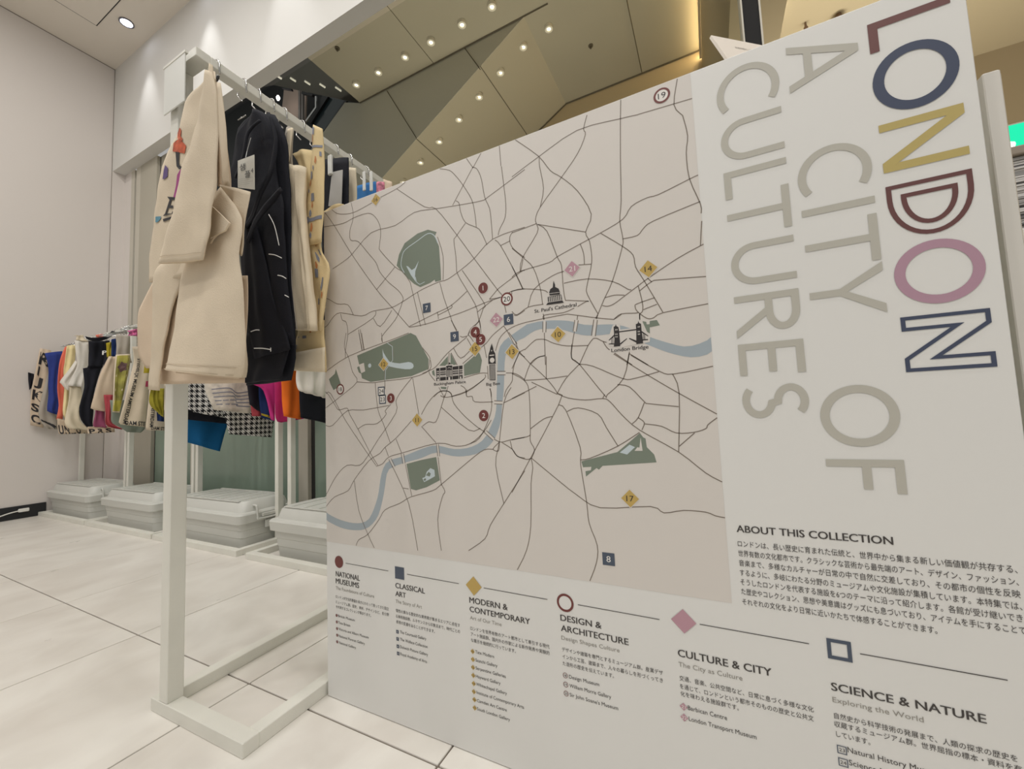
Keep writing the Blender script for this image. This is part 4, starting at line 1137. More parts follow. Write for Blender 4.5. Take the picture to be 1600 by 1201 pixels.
# side strip and big hanging roll
a = AT(Y-.006)
sheet('side_fold', a("262,405 242,432 241,500 238,560 234.6,608"), a("290,405 281,438 266,481 257,526 252,570 249,610"), NY, .012, C_canvas, bag, .0015, .8, 14)
a = AT(Y-.022)
rf, _ = sheet('rolled_body', a("300,395 284,430 277,470 276,520 275,560 273.5,578"), a("345,292 378,340 376,400 382,450 384,520 383,570 377,590"), NY, .085, C_canvas, bag, .0022, 1.1, 15, nu=24, nv=30, open_bottom=True, edge=.02, wr=.004, ramp=.2)
sheet('rolled_inner', a("292,430 284,480 280,540 279,583"), a("360,430 372,480 376,540 372,592"), NY, .012, C_canvas2, bag, .002, 1.3, 16, nv=16)
M_hem = cloth_mat('hem_thread', (196, 180, 156))
for v_ in (.955, .992): stroke('hem_seam', [(.03, v_), (.97, v_)], .005, rf, M_hem, bag, .0022)
a = AT(Y-.012)
sheet('turned_corner', a("345,290 350,300 356,330 362,380"), a("388,298 386,321 381,360 378,400"), NY, .008, C_canvas, bag, .003, 1.4, 17, nv=14)
for k, (l, r) in enumerate((("338,130 340,190 347,262 352,295", "345,130 353,200 356,262 358,292"), ("332,112 338,150 345,215 348,285", "336,112 344,186 352,262 354,300"))):
    sheet('handle', AT(Y+.004+.004*k)(l), AT(Y+.004+.004*k)(r), NY, .004, C_canvas, bag, .001, .6, 20+k, nu=4, nv=16)
a = AT(Y-.056)
sheet('side_fill', AT(Y+.014)("334,120 338,190 340,290"), AT(Y+.014)("338,128 350,200 356,262 358,300"), NY, .006, C_canvas2, bag, .002, 1.0, 27, nu=6)
ff, _ = sheet('front_flap', a("324,112 319,145 302,212 286,262 277,300 271,335 258,378 249,412"), a("330,112 337,150 338,217 337,285 332,321 329,367 324,390 319,406.5"), NY, .010, C_canvas, bag, .0018, 1.0, 18, nv=40, wr=.0065)
for v_ in (.965,): stroke('hem_seam', [(.03, v_), (.97, v_)], .004, ff, M_hem, bag, .0018)
sheet('handle', AT(Y-.054)("329,100 324,112 319,140"), AT(Y-.054)("331,101 333,120 334,150"), NY, .006, C_canvas, bag, .0005, .5, 19, nu=4, nv=8)
for k, s in enumerate(("331,322 345,335 358,348 351,360", "330,338 340,350 345,360 333,372")):
    q = [on(x, y, 1, Y-.040+.004*k) for x, y in P(s)]
    keep(prism(q+[on(328, 372+8*k, 1, Y-.038+.004*k)], (0, .003, 0)).build('loop_corner', C_canvas, None, False), bag)
# prints on the body, positioned on its own surface
def inv(px, py, Yp, left, right):       # pixel to (u, v) of a sheet made from these polylines
    p = on(px, py, 1, Yp); l = [Vector(q) for q in smooth_poly([tuple(q) for q in left], 3)]; r = [Vector(q) for q in smooth_poly([tuple(q) for q in right], 3)]
    best = None
    for j in range(81):
        v = j/80; A, B = poly_at(l, v), poly_at(r, v); ab = B-A; u = (p-A).dot(ab)/ab.length_squared; d = (A+ab*u-p).length
        if best is None or d < best[0]: best = (d, u, v)
    return best[1], best[2]
bl_, br__ = AT(Y)("331,121 314,135 290,160 282,200 265,240 252,285 245,325 239,370 236,405 235,441"), AT(Y)("334,121 336,170 337,230 336,300 333,360 330,405 322,430")
def patch(s, m_, nm='print', lift=.0016):
    uv = [inv(x, y, Y-.008, bl_, br__) for x, y in P(s)]
    o = keep(mesh_obj(nm, [sf(u, v, lift) for u, v in uv], [tuple(range(len(uv)))], m_), bag); return o
patch("283,198 286,205 284,213 287,217 284,222 279,218 277,210", PR_or, 'printed_figure'); patch("277,220 283,216 289,228 287,237 278,238 271,236 272,226", PR_or, 'printed_figure')
for s in ("276,237 281,237 279,255 282,261 288,258 288,262 279,265 275,260", "294,232 299,230 297,236 295,248 293,248 295,236 292,237"): patch(s, PR_blk, 'printed_letter')
for s in ("258,259 263,264 263,275 259,280 255,281 256,270"): pass
patch("259,259 263,265 263,274 258,281 255,282 257,268", PR_pur, 'printed_figure'); patch("286,262 290,266 282,285 277,298 274,307 268,307 272,288 275,274 281,266", PR_mag, 'printed_figure')
for s in ("260,309 272,307 271,311 269,310 266,310 264,320 268,319 269,324 262,324 259,334 266,333 268,329 269,335 254,338 257,335 263,312", "254,343 266,338 264,341 255,346"): patch(s, PR_blk, 'printed_letter')
patch("241,340 246,336 251,338 250,344 245,347 241,346", PR_teal, 'printed_figure')
hanger(-1.100, .552, 'chrome hook hanger at the front end of the rack above the canvas tote bag', .06, drop=.17)
hk = thing('black_hook', 'dark plastic hook beside the handle of the canvas tote bag', 'hook', on(338, 125, 1, .49))
mb = MB(); mb.tube([on(x, y, 1, .47) for x, y in smooth_poly([(341, 118), (339, 124), (335, 127), (332, 124)], 3)], .003, 6)
keep(mb.build('hook_body', mat('dark_plastic', (70, 72, 74), .4), smooth=True), hk)

# 2 --- black tote with white card tag
Y = .60
bag = thing('tote_bag', 'black cotton tote bag with white stitched lines and a white sample tag', 'tote bag', on(410, 350, 1, Y), 'bags on the foreground rack')
a = AT(Y+.02)
sheet('back_layer', a("392,180 372,200 366,240 362,300 376,352 378,420 384,480 382,540 384,602"), a("430,180 447,217 449,262 452,330 452,430 458,500 460,560 455,594"), NY, .012, C_black, bag, .004, 1.6, 31)
a = AT(Y)
sb_, _ = sheet('body', a("395,176 385,190 372,214 369,247 360,278 358,300 385,350 383,420 392,480 395,520"), a("412,176 425,190 430,230 431,285 440,310 444,353 448,433 457,500 462,540"), NY, .016, C_black, bag, .003, 1.4, 32, nu=22, nv=34)
sheet('side_panel', AT(Y-.012)("386,350 381,400 384,450 388,500 397,560"), AT(Y-.012)("400,350 418,420 430,480 445,520 452,545"), NY, .012, C_black, bag, .003, 1.3, 33)
sheet('lower_panel', AT(Y-.004)("384,520 382,560 383,598"), AT(Y-.004)("455,520 448,560 440,592"), NY, .010, C_black, bag, .003, 1.5, 34, nv=10)
for k, (l, r) in enumerate((("418,176 428,215 421,262 404,300 392,335 380,352", "422,176 433,217 427,266 410,304 398,340 386,358"), ("438,292 420,312 398,340 386,372", "441,298 428,316 404,346 390,380"), ("405,186 385,205 378,240 366,275", "409,190 390,208 383,242 369,279"))):
    sheet('strap', AT(Y-.022-.004*k)(l), AT(Y-.022-.004*k)(r), NY, .004, C_black, bag, .001, .5, 35+k, nu=4, nv=16)
for s in ("420,335 429,353 436,383", "420,397 430,398.5 440,403", "434,430 441,431.5 447,435", "445,461 451,464", "392,518 399,515.5 405,515.5", "397,544 410,544 423,546", "423,543 423,549"):
    q = [on(x, y, 1, Y-.030) for x, y in smooth_poly(P(s), 4)]
    mb = MB(); mb.tube(q, .0011, 4); keep(mb.build('white_stitch', PR_white), bag)
tg = thing('hang_tag', 'white rectangular sample tag hanging on the black tote bag', 'tag', on(385, 272, 1, Y-.04))
q = [on(x, y, 1, Y-.045) for x, y in ((371.5, 251), (397, 241.5), (397.5, 296), (371.5, 293))]
keep(prism(q, (0, .001, 0)).build('card', mat('tag_card', (226, 224, 214), .6)), tg)
mb = MB(); mb.tube([on(384, 246, 1, Y-.046), on(386, 236, 1, Y-.03), on(392, 215, 1, Y-.03)], .0006, 4); keep(mb.build('string', PR_white), tg)
def tagtxt(body, px, py, wpx, hpx, m_=PR_blk, nm='handwriting'):
    vs, fs = text2d(body); mn = min(v[0] for v in vs); W = max(v[0] for v in vs)-mn; mh = max(v[1] for v in vs)
    keep(mesh_obj(nm, [on(px+(x-mn)/W*wpx, py-y/mh*hpx-(x-mn)/W*wpx*.18, 1, Y-.0465) for x, y in vs], fs, m_), tg)
tagtxt('샘', 374.5, 266, 8.5, 10); tagtxt('플', 382.5, 277, 8.5, 9.5); tagtxt('4', 392, 270, 3.5, 7)
for k in range(4): tagtxt('--------', 373, 281+k*3, 22-5*(k % 2), .8, mat('tag_grey', (130, 128, 122), .6), 'small_print')
hanger(-1.11, .62, 'chrome hanger carrying the black tote bag', .15)

# 3 --- grey canvas with dark seam
Y = .655
bag = thing('tote_bag', 'grey beige canvas tote bag squeezed between the black and the cream bag', 'tote bag', on(440, 300, 1, Y), 'bags on the foreground rack')
sheet('body', AT(Y)("449,200 441,235 432,262 431,300 436,360 440,430 448,470"), AT(Y)("458,200 455,235 456,262 457,300 458,360 459,430 462,470"), NY, .012, C_grey, bag, .002, 1.2, 41)
sheet('handle', AT(Y-.01)("449,202 447,225 443,252"), AT(Y-.01)("458,200 455,228 452,252"), NY, .005, C_cream, bag, .001, .6, 42, nu=5, nv=12)
hanger(-1.115, .66, 'chrome hanger carrying the grey beige tote bag', .15)
# 4 --- cream padded bag
Y = .645
bag = thing('tote_bag', 'cream padded tote bag with two thick folds beside the black bag', 'tote bag', on(470, 400, 1, Y), 'bags on the foreground rack')
sheet('padded_fold', AT(Y)("447.5,258 445,300 449,360 452,441 458,480 462,516"), AT(Y)("459,258 464,300 470,360 478,441 482,480 486,515"), NY, .022, C_cream, bag, .0016, .8, 43, edge=.1)
sheet('padded_fold', AT(Y-.008)("461,262 464,310 470,380 477,450 483,517"), AT(Y-.008)("479,262 476,310 482,400 489,470 493,514"), NY, .022, C_cream, bag, .0016, .8, 44, edge=.1)
mb = MB(); mb.tube([on(x, y, 1, Y-.017) for x, y in ((449, 300), (453, 380), (457, 460), (464, 514))], .0014, 5); keep(mb.build('seam', C_grey), bag)
hanger(-1.118, .70, 'chrome hanger carrying the cream padded tote bag', .15)
# 5 --- yellow printed bag
Y = .675
bag = thing('tote_bag', 'pale yellow printed tote bag with small blue and ochre motifs touching the board edge', 'tote bag', on(495, 400, 1, Y), 'bags on the foreground rack')
sy, _ = sheet('body', AT(Y)("456,240 470,262 478,310 480,367 481,420 488,470 490,500"), AT(Y)("488,235 492,262 505,321 502,388 517,418 512,470 506,518"), NY, .014, C_yellow, bag, .003, 1.2, 51, nu=14)
s2, _ = sheet('strap_panel', AT(Y-.012)("490,196 487,235 482,307 478,360 480,384"), AT(Y-.012)("502,200 505,240 505.5,321 504,360 503,378"), NY, .010, C_yellow, bag, .0012, .7, 52, nu=8)
s3, _ = sheet('lower_roll', AT(Y+.004)("466,500 462,529 450,548 444.5,556 445,578"), AT(Y+.004)("506,500 506,530 507,550 508,565 508,581"), NY, .020, C_yellow, bag, .002, .9, 53, nv=12)
sheet('hem', AT(Y-.008)("444.5,554 445,578"), AT(Y-.008)("507,542 507,581"), NY, .006, C_cream, bag, .001, .9, 54, nv=5, sm=1)
rd = random.Random(8)
def motif(sf_, u, v, s, kind, m_):
    if kind == 0: pts = [(u-s, v-s*.4), (u+s, v-s*.4), (u+s*1.1, v+s*.25), (u-s*.9, v+s*.3)]
    elif kind == 1: pts = [(u-s*.3, v-s*.5), (u+s*.3, v-s*.5), (u+s*.8, v), (u+s*.2, v+s*.4), (u-s*.7, v+s*.2)]
    else: pts = [(u+s*.6*math.cos(q), v+s*.3*math.sin(q)) for q in (0, 1, 2, 3, 4, 5)]
    keep(mesh_obj('printed_motif', [sf_(min(.98, max(.02, x)), min(.99, max(.01, y)), .0014) for x, y in pts], [tuple(range(len(pts)))], m_), bag)
for k in range(15): motif(s2, rd.uniform(.15, .85), .06+k*.062, rd.uniform(.05, .10), k % 3, [PR_bl, PR_och, PR_bl][k % 3])
for k in range(14): motif(sy, rd.uniform(.45, .95), .3+k*.048, rd.uniform(.04, .08), k % 3, [PR_bl, PR_bl, PR_och][k % 3])
for k in range(8): motif(s3, rd.uniform(.1, .9), rd.uniform(.1, .7), rd.uniform(.04, .08), k % 3, [PR_bl, PR_och, PR_bl][k % 3])
stroke('printed_band', [(.02, .20), (.98, .17)], .02, s2, PR_bl, bag); stroke('printed_band', [(.02, .80), (.98, .79)], .03, s2, PR_bl, bag)
hanger(-1.122, .74, 'chrome hanger carrying the yellow printed tote bag', .15)
# behind the board: further bags on the rack
Y = .80
bag = thing('tote_bag', 'black tote bag with a big pale grey label seen above the board corner', 'tote bag', on(525, 290, 1, Y), 'bags on the foreground rack')
sheet('body', AT(Y)("500,252 500,300 505,420 508,520"), AT(Y)("544,246 545,290 548,420 550,520"), NY, .012, C_black, bag, .002, 1.2, 61)
keep(prism([on(x, y, 1, Y-.018) for x, y in ((518.5, 269), (535, 265), (533, 320), (513, 322))], (0, .002, 0)).build('label_patch', mat('pale_label', (186, 184, 180), .5)), bag)
for cx in (516,):
    mb = MB(); mb.box(on(cx, 258, 1, Y-.02)-Vector((.008, .004, .03)), on(cx, 258, 1, Y-.02)+Vector((.008, .004, .03)), .002); keep(mb.build('clear_clip', M_acr), bag)
hanger(-1.125, .80, 'chrome hanger carrying the black labelled tote bag', .14)
Y = .845
bag = thing('tote_bag', 'folded cream tote bag between the black labelled bag and the blue pouch', 'tote bag', on(550, 280, 1, Y), 'bags on the foreground rack')
sheet('body', AT(Y)("545,264 545,300 547,400"), AT(Y)("555,262 556,300 558,400"), NY, .010, C_cream, bag, .001, .8, 62, nu=6)
hanger(-1.127, .85, 'chrome hanger carrying the folded cream tote bag', .14)
Y = .93
bag = thing('pouch', 'bright blue pouch hanging in clear clips above the top edge of the board', 'pouch', on(572, 300, 1, Y), 'bags on the foreground rack')
sheet('body', AT(Y)("556,292 556,330 560,420"), AT(Y)("588,284 590,330 592,420"), NY, .014, cloth_mat('bright_blue_cotton', (66, 128, 190)), bag, .003, 1.6, 63)
for cx in (569, 580):
    mb = MB(); mb.box(on(cx, 282, 1, Y-.02)-Vector((.006, .003, .035)), on(cx, 282, 1, Y-.02)+Vector((.006, .003, .03)), .002); keep(mb.build('clear_clip', M_acr), bag)
hanger(-1.13, .93, 'chrome hanger carrying the bright blue pouch', .13)
Y = .99
bag = thing('pouch', 'pink and white patterned pouch behind the blue pouch', 'pouch', on(592, 292, 1, Y), 'bags on the foreground rack')
sheet('body', AT(Y)("586,288 586,330 589,400"), AT(Y)("600,284 601,330 603,400"), NY, .010, mat('pink_print', (214, 130, 150), .8, noise=.6, scale=90), bag, .002, 1.2, 64)
hanger(-1.132, .99, 'chrome hanger carrying the pink and white pouch', .12)
Y = 1.07
bag = thing('tote_bag', 'beige tote bag at the far end of the foreground rack just above the board', 'tote bag', on(606, 290, 1, Y), 'bags on the foreground rack')
sheet('body', AT(Y)("600,281 598,330 600,400"), AT(Y)("612,284 614,330 616,400"), NY, .012, C_canvas2, bag, .002, 1.2, 65)
hanger(-1.135, 1.07, 'chrome hanger carrying the beige tote bag at the far rack end', .12)
bag = thing('tote_bag', 'flat yellow cream tote bag lying along the top left corner of the board', 'tote bag', on(520, 325, 1, .72), 'bags on the foreground rack')
sheet('body', AT(.745)("505,331 507,345 508,420"), AT(.745)("530,318 538,322 540,420"), NY, .010, C_yellow, bag, .001, .8, 66, nv=8)

# ---------------- window racks: bags hang across the rail, each on its own plane x = const
KX = lambda s: [(30+x/6.004, 500+y/6.004) for x, y in P(s)]
def wbag(kind, label, L, R, X, m, th=.02, amp=.006, freq=1.3, seed=0, px=True, part='body', parent=None, cat=None, grp='bags on the racks along the shop window', hang_=True, dx=0, nu=12, nv=16):
    Lp, Rp = (KX(L), KX(R)) if px else (P(L), P(R))
    if X is None:
        xs = sorted(on(x, y, 1, 1.24)[0] for x, y in Lp)
        X = max(-4.90, xs[len(xs)//2])
    lp = [on(x, y, 0, X+dx) for x, y in Lp]; rp = [on(x, y, 0, X+dx) for x, y in Rp]
    for q in rp: q.y = min(q.y, 1.66)
    t = parent or thing(kind, label, cat or kind.replace('_', ' '), (X, 1.45, 1.2), grp)
    s, o = sheet(part, lp, rp, (1, -.15, 0), th, m, t, amp, freq, seed, nu, nv)
    if hang_ and parent is None: hanger(X-.012, 1.45, 'wire hanger carrying the '+' '.join(label.split(',')[0].split()[:11]), .15, 'y', 1.475, .07, 'wire hangers on the window racks')
    return t, s, X
B_blue = cloth_mat('royal_blue_cotton', (52, 68, 140)); B_coral = cloth_mat('coral_cotton', (232, 120, 98)); B_pyel = cloth_mat('pale_yellow_cotton', (240, 222, 170)); B_must = cloth_mat('mustard_cotton', (176, 158, 48))
B_navy = cloth_mat('navy_cotton', (34, 52, 98)); B_olive = cloth_mat('olive_gold_cotton', (158, 148, 50), .25); B_viol = cloth_mat('violet_pink_cotton', (156, 82, 112)); B_maro = cloth_mat('dusty_red_cotton', (176, 74, 82))
B_ggreen = cloth_mat('grey_green_cotton', (134, 142, 130)); B_petrol = cloth_mat('petrol_blue_cotton', (26, 98, 150)); B_mag = cloth_mat('magenta_cotton', (186, 50, 112)); B_pink = cloth_mat('hot_pink_cotton', (210, 62, 140)); B_orng = cloth_mat('orange_cotton', (236, 116, 40)); B_sky = cloth_mat('sky_blue_cotton', (118, 170, 200), .3)
# RIJKS... lettered tote nearest the wall
t, s, X = wbag('tote_bag', 'canvas tote bag with big black letters, leftmost by the left wall', "195,265 170,380 150,480 125,600 110,700 103,850 105,985", "300,285 296,440 290,520 270,600 240,750 225,900 230,1010", -4.90, C_canvas2, seed=71)
for ch, u0, v0, w_, h_ in (('R', .1, .20, .8, .15), ('I', .15, .34, .12, .11), ('J', .1, .47, .5, .10), ('K', .08, .66, .8, .12), ('S', .05, .80, .6, .09), ('C', .05, .95, .7, .10)):
    surf_text(ch, s, u0, v0, (w_, .02), (0, -h_), PR_blk, t, bold=.03)
t, s, X = wbag('tote_bag', 'small dark panel of a tote bag sticking out left of the lettered canvas bag', "82,490 85,560 95,655", "140,505 132,570 112,640", -4.915, C_black, seed=72, hang_=False)
t, s, X = wbag('tote_bag', 'pale grey canvas tote bag with black zebra lettering at its hem', "275,490 240,600 200,760 180,860 205,960 270,1020", "330,500 330,620 330,760 340,860 355,960 360,1025", -4.86, C_grey, seed=73)
for k in range(4): stroke('printed_stroke', [(.05+.2*k, .82+.03*k), (.45+.15*k, .90+.02*k), (.75, .99-.02*k)], .035, s, PR_blk, t)
t, s, X = wbag('tote_bag', 'royal blue cotton tote bag beside the coral one', "240,310 265,400 275,480 272,600 275,700 262,850 300,870", "405,290 400,400 375,480 360,600 362,700 398,715 355,885", -4.82, B_blue, seed=74)
t, s, X = wbag('tote_bag', 'coral cotton tote bag between the blue and the pale yellow one', "430,250 395,330 372,420 356,600 358,690 370,800 348,930", "455,245 440,380 415,480 425,600 430,720 420,830 405,932", -4.74, B_coral, seed=75, freq=.8)
t, s, X = wbag('tote_bag', 'pale yellow tote bag right of the coral one', "445,240 425,400 415,480 425,600 415,750 408,870 430,925", "530,230 525,380 500,480 470,600 465,750 460,870 465,925", -4.68, B_pyel, seed=76)
t, s, X = wbag('tote_bag', 'white tote bag with pinkish folded side pleats and a hanging flap', "525,380 470,460 385,570 400,600 440,650", "560,400 545,470 510,540 480,600 470,660", -4.62, C_white, seed=77)
t, s, X = wbag('tote_bag', 'cream white tote bag with a square flap over a long cream skirt', "520,190 530,300 545,420 500,520 455,615", "650,210 652,330 650,420 610,520 582,625", -4.56, C_white, seed=78)
wbag('x', '', "470,620 470,700 455,800 425,960 470,1020", "580,625 590,720 560,850 580,960 680,1035", X-.02, C_cream, seed=79, part='skirt', parent=t)
mb = MB(); 
wbag('x', '', "515,150 540,140 530,190", "600,140 610,170 650,205", X, C_cream, seed=80, part='gathered_top', parent=t, nv=6)
t, s, X = wbag('tote_bag', 'large black tote bag with folded top in the middle of the left window rack', "650,195 655,320 650,440 600,450 612,620 560,820 580,940 650,1020", "800,195 795,320 785,440 765,470 700,700 700,850 690,960 700,1030", -4.28, C_black, seed=81, nv=24)
sheetX = X
wbag('x', '', "655,200 652,330 648,438", "805,200 800,330 782,442", X+.012, C_black, seed=82, part='folded_top', parent=t)
t, s, X = wbag('tote_bag', 'black tote bag showing a small white letter P at its edge', "800,195 795,340 790,420 800,500", "850,190 850,340 830,420 820,500", -4.16, C_black, seed=83)
surf_text('P', s, -.25, .42, (.62, 0), (0, -.12), PR_white, t)
t, s, X = wbag('pouch', 'small mustard pouch next to the white letter P', "815,215 820,280 825,350", "868,205 865,280 862,345", -4.12, B_must, seed=84, nv=8)
t, s, X = wbag('pouch', 'small navy pouch beside the mustard one', "862,180 865,250 862,340", "925,170 920,250 912,340", -4.10, B_navy, seed=85, nv=8)
t, s, X = wbag('tote_bag', 'plain warm beige canvas tote bag standing out below the mustard pouch', "840,340 800,420 755,520 720,640 675,800 680,835 760,850", "910,345 905,450 890,560 880,680 885,780 875,862 870,868", -4.06, C_canvas2, seed=86)
for x0 in (.35, .42): stroke('seam', [(x0, .05), (x0-.05, .5), (x0+.05, .95)], .008, s, C_canvas, t)
t, s, X = wbag('tote_bag', 'violet pink tote bag hem hanging lowest left of the dusty red one', "700,700 715,850 690,990 740,1000", "800,700 805,850 805,960 820,1010", -4.09, B_viol, seed=87)
t, s, X = wbag('tote_bag', 'dusty red tote bag hem with a trailing corner', "795,700 808,850 805,970 850,1005 960,1025", "880,700 870,850 868,930 900,985 980,1020", -4.03, B_maro, seed=88)
t, s, X = wbag('tote_bag', 'grey green tote bag hem under the museum lettered bag', "850,750 862,870 868,960 940,1000 1010,1050", "1100,750 1110,870 1150,960 1180,1010 1140,1055", -3.80, B_ggreen, seed=89)
t, s, X = wbag('tote_bag', 'taupe satin tote bag with a folded top flap above the picture print bag', "905,135 912,220 908,310 905,400", "1038,150 1040,230 1042,330 1055,400", -3.78, C_grey, seed=90)
M_pic = mat('olive_picture_print', (172, 166, 82), .8, noise=.75, scale=7)
t, s, X = wbag('tote_bag', 'tote bag with an olive and purple painted flower picture', "905,325 892,450 885,600 878,750 872,862", "1045,318 1040,420 1010,560 970,740 940,868", -3.72, C_canvas, seed=91)
def upatch(s_, poly, m_, nm, t_, n=10):
    (u0, v0), (u1, v1) = poly; vs = []; fs = []
    for j in range(n+1):
        for i in range(7): vs.append((u0+(u1-u0)*i/6, v0+(v1-v0)*j/n))
    for j in range(n):
        for i in range(6): a_ = j*7+i; fs.append((a_, a_+1, a_+8, a_+7))
    return on_surf(nm, vs, fs, s_, lambda x, y: (x, y), m_, t_)
upatch(s, ((.08, .02), (.92, .80)), M_pic, 'printed_picture', t); upatch(s, ((.03, .80), (.92, .98)), mat('olive_band', (168, 160, 62), .8), 'printed_band', t)
on_surf('printed_flower', [(.5+.34*math.cos(q*.628)*(1 if q % 2 else .7), .22+.10*math.sin(q*.628)*(1 if q % 2 else .7)) for q in range(10)], [tuple(range(10))], s, lambda x, y: (x, y), mat('purple_brown_print', (104, 78, 78), .8, noise=.4, scale=40), t, .0026)
t, s, X = wbag('tote_bag', 'natural tote bag with museum lettering down its edge and a mustard patch', "1060,250 1075,380 1040,540 1000,700 960,850 932,965 950,978", "1215,240 1230,400 1225,560 1215,700 1200,850 1188,960 1185,1002", -3.60, C_canvas, seed=92, nv=24, nu=16)
surf_text('STEDELIJK MUSEUM AMSTERDAM', s, .20, .15, (-.05, .82), (.15, .006), PR_blk, t)
surf_text('DAM STE', s, .22, .985, (.76, .005), (0, -.05), PR_blk, t)
upatch(s, ((.62, .08), (1.0, .34)), B_must, 'mustard_patch', t); upatch(s, ((.78, .44), (1.0, .51)), mat('pink_patch', (200, 72, 110), .8), 'pink_patch', t)
t, s, X = wbag('tote_bag', 'natural tote bag with museum lettering, half hidden behind the foreground canvas bag', "1225,420 1230,560 1222,700 1205,850 1190,1000 1195,1030", "1440,420 1445,600 1445,760 1445,900 1445,1035 1440,1040", -3.22, C_canvas, seed=93, nv=20)
surf_text('STEDELIJK MUSEUM AMSTERDAM', s, .10, .05, (.02, .90), (.12, 0), PR_blk, t)
surf_text('DAM STEDEL', s, .16, .985, (.80, .0), (0, -.05), PR_blk, t)
t, s, X = wbag('tote_bag', 'ruffled olive gold tote bag beside the foreground rack post', "1235,640 1225,760 1250,820 1300,860", "1365,640 1362,760 1362,850 1355,910", -3.10, B_olive, seed=94, freq=3.2, amp=.014)
t, s, X = wbag('pouch', 'small navy pouch hem under the olive gold bag', "1295,840 1292,900 1300,945", "1362,840 1360,900 1358,952", -3.14, B_navy, seed=95, nv=6, hang_=False)
t, s, X = wbag('tote_bag', 'narrow cream tote bag left of the foreground rack post', "1362,600 1362,800 1362,975", "1402,600 1405,800 1440,978", -3.04, C_canvas, seed=96)
t, s, X = wbag('tote_bag', 'sky blue picture tote bag partly behind the foreground rack post', "1400,600 1402,760 1420,870", "1475,600 1475,760 1470,885", -2.99, B_sky, seed=97)
# black-lettered hems hanging lowest on the left rack
t, s, X = wbag('tote_bag', 'long pale tote bag hem with cut off black capitals, lowest on the left window rack', "355,920 360,1000 375,1070", "620,980 640,1030 650,1062", -4.66, C_canvas2, seed=98, nv=6, hang_=False)
for k, ch in enumerate('UNIOT'): surf_text(ch, s, .02+.19*k, .98, (.15, 0), (0, -.55), PR_blk, t, bold=.03)
t, s, X = wbag('tote_bag', 'pale tote bag hem with black capitals under the black bag', "640,1000 640,1040 645,1065", "890,990 895,1030 900,1050", -4.10, C_canvas2, seed=99, nv=6, hang_=False)
for k, ch in enumerate('PRS'): surf_text(ch, s, .05+.3*k, .98, (.22, 0), (0, -.6), PR_blk, t, bold=.03)
# coloured hanger tops and scarves near the rail
t, s, X = wbag('scarf', 'black scarf knotted over the window rack rail', "620,150 690,165 800,150 870,100", "640,180 720,200 830,175 920,120", -4.20, C_black, seed=100, nv=14, nu=5, hang_=False, cat='scarf')
t, s, X = wbag('scarf', 'pink and yellow ribbon bundle at the right end of the left window rack rail', "1015,100 1030,125 1020,145", "1125,80 1128,110 1120,150", -3.50, mat('ribbon_pink_yellow', (214, 110, 160), .6, noise=.8, scale=60), seed=101, nv=8, freq=4, amp=.01, hang_=False, cat='ribbon')
t, s, X = wbag('scarf', 'coral ribbon on the left window rack rail', "715,140 730,165", "790,130 790,160", -4.30, B_coral, seed=102, nv=4, hang_=False, cat='ribbon')

# lower right group on racks three and four (hems below the foreground bags)
def pix(L): return L
G2 = 'bags on the right window racks'
def low(label, L, R, X, m, **k): return wbag(k.pop('kind', 'tote_bag'), label, L, R, X, m, px=False, grp=G2, **k)
def check_mat(name, a, b, sc):
    m_ = bpy.data.materials.new(name); m_.use_nodes = True; N = m_.node_tree.nodes; L_ = m_.node_tree.links; b_ = N['Principled BSDF']; b_.inputs['Roughness'].default_value = .9
    g = N.new('ShaderNodeNewGeometry'); sx = N.new('ShaderNodeSeparateXYZ'); L_.new(g.outputs['Position'], sx.inputs[0])
    def mth(op, p, q=None, v=None):
        n = N.new('ShaderNodeMath'); n.operation = op; L_.new(p, n.inputs[0])
        if q is not None: L_.new(q, n.inputs[1])
        if v is not None: n.inputs[1].default_value = v
        return n.outputs[0]
    y_ = mth('MULTIPLY', sx.outputs[1], v=sc); z_ = mth('MULTIPLY', sx.outputs[2], v=sc)
    fy = mth('FRACT', y_); fz = mth('FRACT', z_)
    A = mth('GREATER_THAN', fy, v=.5); B = mth('GREATER_THAN', fz, v=.5)
    both = mth('MULTIPLY', A, B); diag = mth('GREATER_THAN', mth('FRACT', mth('ADD', mth('MULTIPLY', y_, v=2.0), mth('MULTIPLY', z_, v=2.0))), v=.5)
    xo = mth('MULTIPLY', mth('ABSOLUTE', mth('SUBTRACT', A, B)), diag); fac = mth('MAXIMUM', both, xo)
    mx = N.new('ShaderNodeMix'); mx.data_type = 'RGBA'; L_.new(fac, mx.inputs[0]); mx.inputs[6].default_value = (*lin(a), 1); mx.inputs[7].default_value = (*lin(b), 1)
    L_.new(mx.outputs[2], b_.inputs['Base Color']); return m_
M_hound = check_mat('houndstooth', (228, 226, 222), (30, 30, 34), 34)
t, s, X = low('petrol blue cloth bag hanging lowest right behind the foreground rack post', "270,560 280,640 290,655 291,690", "372,540 372,620 357,655 343,705", -2.86, B_petrol, seed=111)
t, s, X = low('black tote bag hem between the houndstooth bag and the petrol blue one', "275,560 282,620 291,655", "380,560 378,620 356,662", -2.80, C_black, seed=112)
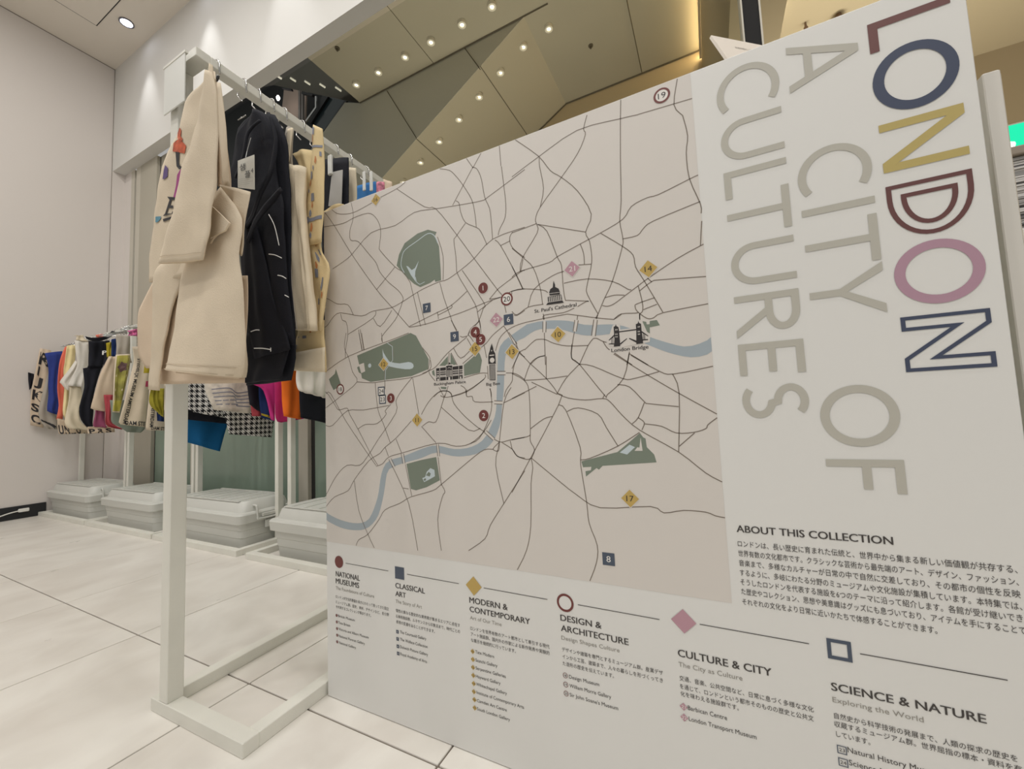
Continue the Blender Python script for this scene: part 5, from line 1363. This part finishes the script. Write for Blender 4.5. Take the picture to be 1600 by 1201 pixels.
t, s, X = low('black and white houndstooth tote bag directly right of the foreground rack post', "270,520 280,590 291,637 310,645", "385,520 382,600 375,640 362,654", -2.74, M_hound, seed=113, freq=2.0, amp=.008)
t, s, X = low('larger black and white houndstooth tote bag hanging lower, above the open box handle', "320,540 340,610 348,640 357,678", "440,540 436,600 430,640 425,683", -2.56, M_hound, seed=114, freq=1.5)
M_map = mat('map_print_cotton', (222, 214, 200), .8, noise=.25, scale=30)
t, s, X = low('white tote bag with a fine blue map print and two ring handles', "300,520 318,580 322,612 335,640", "420,520 412,590 400,612 390,646", -2.46, M_map, seed=115)
for k in range(5): stroke('printed_line', [(.1, .72+.05*k), (.4+.05*k, .70+.05*k), (.6, .76+.04*k), (.95, .72+.05*k)], .012, s, PR_bl, t)
t, s, X = low('maroon tote bag hem beside the map print bag', "385,560 392,620 394,650", "425,560 420,620 411,650", -2.36, B_maro, seed=116)
t, s, X = low('black tote bag hem in front of the maroon one', "380,540 386,600 389,632", "430,540 428,600 416,648", -2.33, C_black, seed=117)
t, s, X = low('navy pouch hem with a gold trim', "404,600 406,630 409,652", "436,600 434,640 430,658", -2.31, B_navy, seed=118, nv=8, hang_=False)
stroke('gold_trim', [(.0, .9), (1, .96)], .06, s, B_must, t)
t, s, X = low('hot pink tote bag with a pointed corner under the black bag', "388,560 390,595 404,604 412,612 424,655", "440,560 438,590 436,610 434,640 430,657", -2.26, B_pink, seed=119)
t, s, X = low('magenta red tote bag beneath the orange one', "428,560 430,620 432,655 440,660", "500,560 500,620 492,640 484,652", -2.12, B_mag, seed=120)
t, s, X = low('orange tote bag hem in front of the magenta one', "436,560 440,600 443,650", "476,560 474,610 470,655", -2.02, B_orng, seed=121)
t, s, X = low('black tote bag hem between the orange bag and the board edge', "462,560 468,612 470,652", "530,560 525,610 515,662", -1.92, C_black, seed=122)
t, s, X = low('white gathered cloth bag under the yellow printed bag at the board edge', "462,560 463,590 464,608 470,612", "530,560 525,590 520,610 512,622", -1.82, C_white, seed=123, freq=3, amp=.012)
